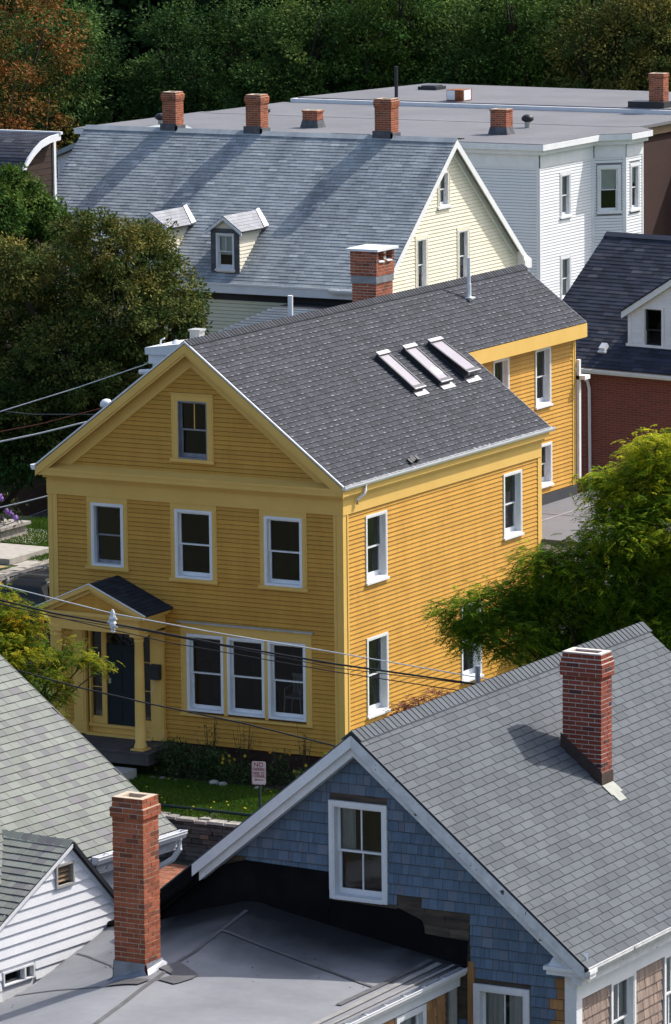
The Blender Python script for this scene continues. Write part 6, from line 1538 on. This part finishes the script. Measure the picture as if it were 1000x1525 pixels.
# retaining wall with separate stones
RW = Thing('retaining_wall', 'dark dry-stone retaining wall with pale cap stones between lawn and brick pavement', 'wall', (6, -4.4, -1.5))
b = MB(); b.box(1.0, -4.40, -1.56, 14, -4.24, -.68); core = b.build('core', 'foundation_dark', RW)
FW = face_front(0, -4.40)
rr = []
z = -1.5
while z < -.70:
    h = rs.uniform(.07, .13); h = min(h, -.66-z); x = 4.0
    while x < 10.5:
        w_ = rs.uniform(.14, .5); rr.append((x, x+w_-.012, z, z+h-.012)); x += w_
    z += h
pieces('stone', RW, core, FW, rr, .05, 'slate_stone', limit=150, jit=.022, solid=True, tilt=.03)
me_list = []
x = 3.9; k = 0
while x < 10.5:
    w_ = rs.uniform(.18, .55); yy = -4.50
    while yy < -4.02:
        d_ = rs.uniform(.16, .30); b = MB(); zt = -.60+rs.uniform(-.015, .03)
        b.hexa([(x, yy, zt-.06), (x+w_-.02, yy+rs.uniform(-.03, .03), zt-.06), (x+w_-.03, yy+d_, zt-.06), (x+.02, yy+d_, zt-.06), (x+.01, yy+.01, zt), (x+w_-.03, yy+.02, zt+rs.uniform(-.01, .01)), (x+w_-.05, yy+d_-.02, zt), (x+.03, yy+d_-.03, zt)])
        b.build('cap_stone', 'pale_stone', RW); yy += d_
    x += w_
b = MB(); b.tube([(1, -3.92, -.50), (5, -3.93, -.485), (8, -3.92, -.50), (12, -3.92, -.49)], .035, 6)
for xq in (2, 4.2, 6.4, 8.6): b.box(xq, -3.95, -.62, xq+.05, -3.89, -.5)
b.build('border_rail', 'dark_green_plastic', RW)

# ================================================================== parking sign
PS = Thing('parking_sign', 'white and red no-parking sign on a dark green post by the lawn', 'sign', (8.53, -5.45, -1.5))
b = MB(); b.box(8.51, -5.44, -1.5, 8.56, -5.41, .62); b.build('post', 'green_post', PS)
sa = R(-20); AS2 = Matrix.Translation((8.535, -5.46, 0)) @ Matrix.Rotation(R(14), 4, 'Z')
PS2 = _N(); PS2.A = AS2; PS2.e = PS.e
def rrect(w_, h_, r, z0):
    pts = []
    for cx_, cz_, a0 in ((w_/2-r, h_-r, 0), (-w_/2+r, h_-r, 90), (-w_/2+r, r, 180), (w_/2-r, r, 270)):
        for k in range(5): a = R(a0+k*22.5); pts.append((cx_+r*math.cos(a), 0, z0+cz_+r*math.sin(a)))
    return pts
z0s = .58
b = MB(); b.extrude(rrect(.305, .50, .035, z0s), (0, .006, 0)); pl = b.build('plate', 'sign_white', PS2, PS.e)
b = MB()
o1, i1 = rrect(.290, .485, .03, z0s+.0075), rrect(.272, .467, .024, z0s+.0165)
nv = len(o1); b.add([(x, -.003, z) for x, y, z in o1]+[(x, -.003, z) for x, y, z in i1], [(i, (i+1) % nv, nv+(i+1) % nv, nv+i) for i in range(nv)]); b.build('border', 'sign_pink', PS2, PS.e)
for txt, sz, zz in (('NO', .105, .385), ('PARKING', .078, .30), ('HERE TO', .062, .222), ('CORNER', .062, .155)):
    cu = bpy.data.curves.new('lettering', 'FONT'); cu.body = txt; cu.size = sz*1.25; cu.align_x = 'CENTER'; cu.extrude = .0015; cu.space_character = 1.02; cu.offset = .0012
    to = bpy.data.objects.new('lettering', cu); COL.objects.link(to); dg = bpy.context.evaluated_depsgraph_get(); me = bpy.data.meshes.new_from_object(to.evaluated_get(dg)); bpy.data.objects.remove(to)
    me.materials.clear(); me.materials.append(MATS['sign_red']); o = bpy.data.objects.new('lettering', me)
    xs = [v.co.x for v in me.vertices]; wtx = max(xs)-min(xs); sx = min(1.0, .245/wtx)
    link(o, AS2 @ Matrix.Translation((0, -.005, z0s+zz)) @ Matrix.Rotation(R(90), 4, 'X') @ Matrix.Diagonal((sx, 1, 1, 1)), PS.e)
b = MB(); b.box(-.06, -.005, z0s+.093, .10, -.002, z0s+.111); b.add([(-.10, -.005, z0s+.102), (-.055, -.005, z0s+.078), (-.055, -.005, z0s+.126)], [(0, 1, 2)]); b.build('arrow', 'sign_red', PS2, PS.e)
b = MB()
for z in (z0s+.04, z0s+.475): b.tube([(0, -.008, z), (0, .03, z)], .008, 6)
b.build('bolt', 'zinc', PS2, PS.e)

# ================================================================== wires
def wire(name, label, pts, r, m, sag=0.0, group='overhead wires along the street'):
    P = [Vector(p) for p in pts]; out = []
    for a, c in zip(P[:-1], P[1:]):
        for k in range(10): t = k/10; out.append(a.lerp(c, t)-Vector((0, 0, sag*4*t*(1-t))))
    out.append(P[-1]); b = MB(); b.tube(out, r, 6); return tag(b.build(name, m, smooth=True), label, 'cable', group)
wire('cable', 'pale thin cable sagging across the street, uppermost of the front wires', [(-3, -12.5, 7.4), (6.71, -12.53, 5.85), (9.29, -12.53, 5.48), (11.51, -12.53, 5.29), (14.36, -12.56, 5.11), (17.81, -12.63, 4.87), (28, -12.7, 4.4)], .011, 'wire_white')
pB = [(-3, -12.55, 6.8), (6.73, -12.57, 5.55), (7.99, -12.57, 5.38), (10.14, -12.55, 5.21), (11.83, -12.56, 5.06), (14.38, -12.59, 4.89), (17.38, -12.64, 4.77), (28, -12.7, 4.5)]
wire('cable', 'thick black twisted cable passing the triple window', pB, .019, 'wire_black')
wire('cable', 'thin black cable hugging the thick twisted one', [(x, y+.02, z-.05-.03*math.sin(x)) for x, y, z in pB], .008, 'wire_black')
wire('cable', 'lower black cable crossing just under the thick one', [(-3, -12.58, 6.7), (6.74, -12.58, 5.47), (10.62, -12.58, 5.01), (14.39, -12.61, 4.74), (16.96, -12.65, 4.62), (28, -12.7, 4.3)], .010, 'wire_black')
wire('service_cable', 'dark sagging service cable from the porch tree to the blue house', [(1, -12.7, 5.2), (7.21, -12.76, 4.2), (8.54, -12.76, 3.99), (10.24, -12.76, 3.79), (12.38, -12.77, 3.59), (14.41, -12.81, 3.34), (20, -18, 3.6), (24.0, -29.0, 5.2)], .016, 'wire_black')
OR = Thing('wire_cover', 'white lumpy plastic cover hanging on the front wires', 'cable cover', (9.345, -12.55, 5.1))
b = MB(); b.lathe((9.345, -12.55, 5.09), [(.02, 0), (.05, .03), (.04, .08), (.06, .12), (.075, .19), (.05, .24), (.08, .29), (.05, .35), (.045, .41), (.02, .47)], 9); b.build('cover', 'ornament_white', OR)
for s, z in ((-1, 5.30), (1, 5.22), (1, 5.38)):
    b = MB(); b.tube([(9.345, -12.56, z), (9.345+s*.07, -12.58, z+.02), (9.345+s*.11, -12.57, z-.02)], [.03, .035, .015], 6); b.build('fin', 'ornament_white', OR)
gl_ = 'wires behind the left gable'
wire('cable', 'pale drop cable rising to the white boxed cornice', [(-8, 2.4, 5.8), (-4.29, 4.66, 6.50), (-2.78, 5.59, 7.02), (-1.0, 6.0, 7.66), (-.86, 5.9, 7.75)], .014, 'wire_white', group=gl_)
wire('cable', 'thin bluish cable behind the left rake', [(-8, 3, 6.9), (-4.29, 4.66, 6.52), (-3.58, 5.03, 6.43), (-2.18, 5.81, 6.41), (1, 8, 6.5)], .008, 'wire_blue', group=gl_)
wire('cable', 'thin reddish cable behind the left rake', [(-8, 2.5, 5.4), (-4.25, 4.59, 6.03), (-3.42, 5.08, 6.2), (-2.19, 5.83, 6.55), (1, 8, 7.2)], .010, 'wire_red', group=gl_)
wire('cable', 'thick pale cable behind the left rake', [(-8, 2.4, 5.1), (-4.24, 4.55, 5.79), (-3.41, 5.05, 5.98), (-2.56, 5.56, 6.21), (.2, 7.5, 6.9)], .022, 'wire_white', group=gl_)
tw = [(-8, 2.3, 3.7), (-4.13, 4.33, 4.24), (-3.65, 4.62, 4.36), (-3.09, 4.96, 4.52), (-.1, 7.0, 5.2)]
wire('cable', 'twisted pale service cable left of the front corner board', tw, .017, 'wire_white', group=gl_)
wire('cable', 'faint dark cable lowest behind the left corner', [(-8, 2.2, 3.3), (-4.1, 4.26, 3.78), (-3.06, 4.91, 4.21), (-.1, 7, 4.9)], .010, 'wire_blue', group=gl_)
# street lamp whose head shows above the left rake
SLp = Thing('street_lamp', 'white domed street lamp head showing above the left rake of the yellow gable', 'street lamp', (-.75, 4.6, -.6))
b = MB(); b.tube([(-.75, 4.6, -.6), (-.75, 4.6, 6.4), (-.85, 4.45, 6.7), (-.98, 4.28, 6.86)], [.06, .045, .035, .03], 8); b.build('pole', 'zinc', SLp)
b = MB(); b.lathe((-1.03, 4.22, 6.86), [(.14, 0), (.16, .04), (.14, .12), (.09, .17), (.03, .19)], 14); b.build('lamp_head', 'white_trim', SLp, smooth=True)

# ================================================================== mailbox, chair
MBX = Thing('mailbox', 'black wall mailbox on the right door pilaster', 'mailbox', (2.84, -.2, 1.3))
b = MB(); b.extrude([(2.72, -.13, 1.44), (2.72, -.27, 1.44), (2.72, -.27, 1.68), (2.72, -.22, 1.76), (2.72, -.13, 1.78)], (.25, 0, 0)); b.build('box', 'dark_metal', MBX)
b = MB(); b.box(2.71, -.285, 1.66, 2.98, -.265, 1.70); b.build('lid', 'dark_metal', MBX)
b = MB(); b.tube([(2.80, -.2, 1.44), (2.79, -.2, 1.25), (2.74, -.2, 1.12), (2.78, -.2, 1.0)], .007, 5); b.build('newspaper_hook', 'wire_white', MBX)
PC = Thing('plastic_chair', 'white plastic garden chair seen through the right pane of the triple window', 'chair', (6.15, .42, .79))
b = MB(); b.box(5.93, .25, 1.20, 6.37, .65, 1.24); b.build('seat', 'chair_plastic', PC)
b = MB()
for k in range(5): b.box(5.95+k*.085, .63, 1.24, 6.0+k*.085, .66, 1.66)
b.box(5.93, .625, 1.62, 6.37, .665, 1.70); b.build('backrest', 'chair_plastic', PC)
for x in (5.94, 6.33):
    for y in (.27, .62):
        b = MB(); b.tube([(x, y, 1.2), (x+(.03 if x > 6 else -.03), y, .79)], .02, 6); b.build('leg', 'chair_plastic', PC)
    b = MB(); b.tube([(x, .25, 1.22), (x, .26, 1.42), (x, .64, 1.44)], .018, 6); b.build('armrest', 'chair_plastic', PC)

# ================================================================== left background: steps, stone wall, car, flowers
ST = Thing('stone_steps', 'pale granite steps climbing to the raised lawn left of the yellow house', 'steps', (-13.2, 20, -.6))
for k, q in enumerate([(-16.2, 19.1, -.6, -13.4, 21.3, .04), (-13.4, 19.2, -.6, -12.9, 21.2, -.13), (-12.9, 19.2, -.6, -12.4, 21.2, -.30), (-12.4, 19.2, -.6, -11.9, 21.2, -.46)]):
    b = MB(); b.box(q[0]+.003, q[1], q[2], q[3], q[4], q[5]); b.build('landing' if k == 0 else 'step', 'granite', ST)
SW = Thing('rubble_wall', 'low wall of pale rough stones behind the parked car', 'wall', (-12.6, 18, -.6))
b = MB(); b.box(-12.6, 14.0, -.61, -12.25, 19.05, -.2); co = b.build('core', 'slate_stone', SW)
sp = []
for zz in np.arange(-.6, .0, .13):
    y = 14.0
    while y < 19.0: w_ = rs.uniform(.16, .42); sp.append((y, y+w_-.02, zz, zz+.115)); y += w_
pieces('stone', SW, co, face_right(-12.25, 0), sp, .09, 'pale_stone', limit=120, jit=.04, solid=True, tilt=.06)
b = MB()
y = 14.0
for k in range(12): w_ = rs.uniform(.3, .5); b = MB(); b.hexa([(-12.75, y, -.08), (-12.15, y, -.08), (-12.15, y+w_-.03, -.08), (-12.75, y+w_-.03, -.08), (-12.7, y+.02, .0), (-12.2, y, .03), (-12.2, y+w_-.06, .0), (-12.7, y+w_-.05, .02)]); b.build('cap_stone', 'pale_stone', SW); y += w_
PL = Thing('flower_planter', 'low stone planter at the left edge holding purple flowers', 'planter', (-17.2, 24.4, -.12))
b = MB(); b.box(-19.5, 22.2, -.12, -15.7, 23.6, .20); b.build('planter_wall', 'pale_stone', PL)
b = MB(); b.box(-19.6, 22.1, .201, -15.6, 23.7, .28); b.build('cap_slab', 'granite', PL)
rg = np.random.default_rng(9)
PF = Thing('purple_flowers', 'bush of purple blooms above the stone planter at the left edge', 'plant', (-16.3, 22.9, .28))
Pq = np.array([[-16.25, 22.9, .62]])+rg.normal(size=(700, 3))*np.array([.35, .3, .25])
me = np_mesh('foliage', leaf_quads(Pq, rg.normal(size=Pq.shape), .12, rg, .4), 4, 'leaf_weed', {'hue': rg.random(700), 'tone': rg.random(700)}); o = bpy.data.objects.new('foliage', me); link(o, Matrix.Identity(4), PF.e)
for k in range(26):
    c = Vector((-16.2+rg.normal()*.30, 22.7+rg.normal()*.22, .72+rg.normal()*.22)); b = MB(); b.lathe(c, [(.02, 0), (.06, .03), (.075, .09), (.05, .15), (.015, .18)], 6); b.build('bloom', 'petal_purple', PF)
# parked car: rear quarter shows between the tree and the house corner
CA = Thing('parked_car', 'dark parked estate car with roof rack, its rear window facing the street', 'car', (-7.65, 12.6, -.6))
st_ = [(10.45, .98, 1.02, .78, .56), (10.62, 1.45, 1.70, .86, .66), (11.2, 1.50, 1.78, .90, .68), (12.9, 1.52, 1.76, .90, .70), (13.5, 1.10, 1.36, .90, .72), (14.7, 1.0, 1.05, .88, .80), (15.0, .75, .78, .80, .70)]
st2 = [(10.32, .50, .95, .82, .74), (10.42, .95, 1.05, .88, .76), (10.62, 1.02, 1.70, .90, .64), (11.2, 1.02, 1.78, .90, .66), (12.9, 1.02, 1.76, .90, .66), (13.65, 1.0, 1.08, .90, .74), (14.6, .92, .97, .88, .74), (14.95, .60, .72, .82, .66)]
b = MB(); vs = []; cxr = -7.65
for (y, zb_, zt, hw_, ht) in st2:
    z0 = -.6; vs += [(cxr-hw_*.95, y, z0+.25), (cxr-hw_, y, z0+.55), (cxr-hw_, y, z0+zb_), (cxr-ht, y, z0+zt), (cxr+ht, y, z0+zt), (cxr+hw_, y, z0+zb_), (cxr+hw_, y, z0+.55), (cxr+hw_*.95, y, z0+.25)]
fs = []
for i in range(len(st2)-1):
    for k in range(8): a = i*8+k; c_ = i*8+(k+1) % 8; fs.append((a, c_, c_+8, a+8))
fs += [tuple(range(8)), tuple(reversed(range((len(st2)-1)*8, len(st2)*8)))]
b.add(vs, fs); bo = b.build('body', 'car_paint', CA)
b = MB(); b.quad((cxr-.72, 10.435, .47), (cxr+.72, 10.435, .47), (cxr+.58, 10.60, 1.06), (cxr-.58, 10.60, 1.06)); b.build('rear_window', 'car_glass', CA)
for s in (-1, 1):
    b = MB(); b.quad((cxr+s*.905, 10.75, .46), (cxr+s*.905, 13.4, .46), (cxr+s*.70, 12.9, 1.08), (cxr+s*.70, 10.9, 1.08)); b.build('side_window', 'car_glass', CA)
    b = MB(); b.box(cxr+s*.6-.02, 10.9, 1.20, cxr+s*.6+.02, 13.0, 1.25); b.box(cxr+s*.6-.02, 10.95, 1.15, cxr+s*.6+.02, 11.05, 1.2); b.box(cxr+s*.6-.02, 12.7, 1.15, cxr+s*.6+.02, 12.8, 1.2); b.build('roof_rail', 'chrome', CA)
    b = MB(); b.box(cxr+s*.79-.09, 10.30, .05, cxr+s*.79+.09, 10.36, .38); b.build('tail_light', 'sign_red', CA)
    for y in (11.1, 13.9):
        b = MB(); b.tube([(cxr+s*.70, y, -.27), (cxr+s*.93, y, -.27)], .33, 20); wl_ = b.build('wheel', 'rubber', CA)
        b = MB(); b.tube([(cxr+s*.90, y, -.27), (cxr+s*.94, y, -.27)], .2, 14); b.build('rim', 'chrome', CA, wl_)
for y in (11.3, 12.4):
    b = MB(); b.box(cxr-.6, y, 1.25, cxr+.6, y+.05, 1.28); b.build('roof_bar', 'chrome', CA)
b = MB(); b.box(cxr-.85, 10.25, -.25, cxr+.85, 10.36, -.02); b.build('bumper', 'dark_metal', CA)
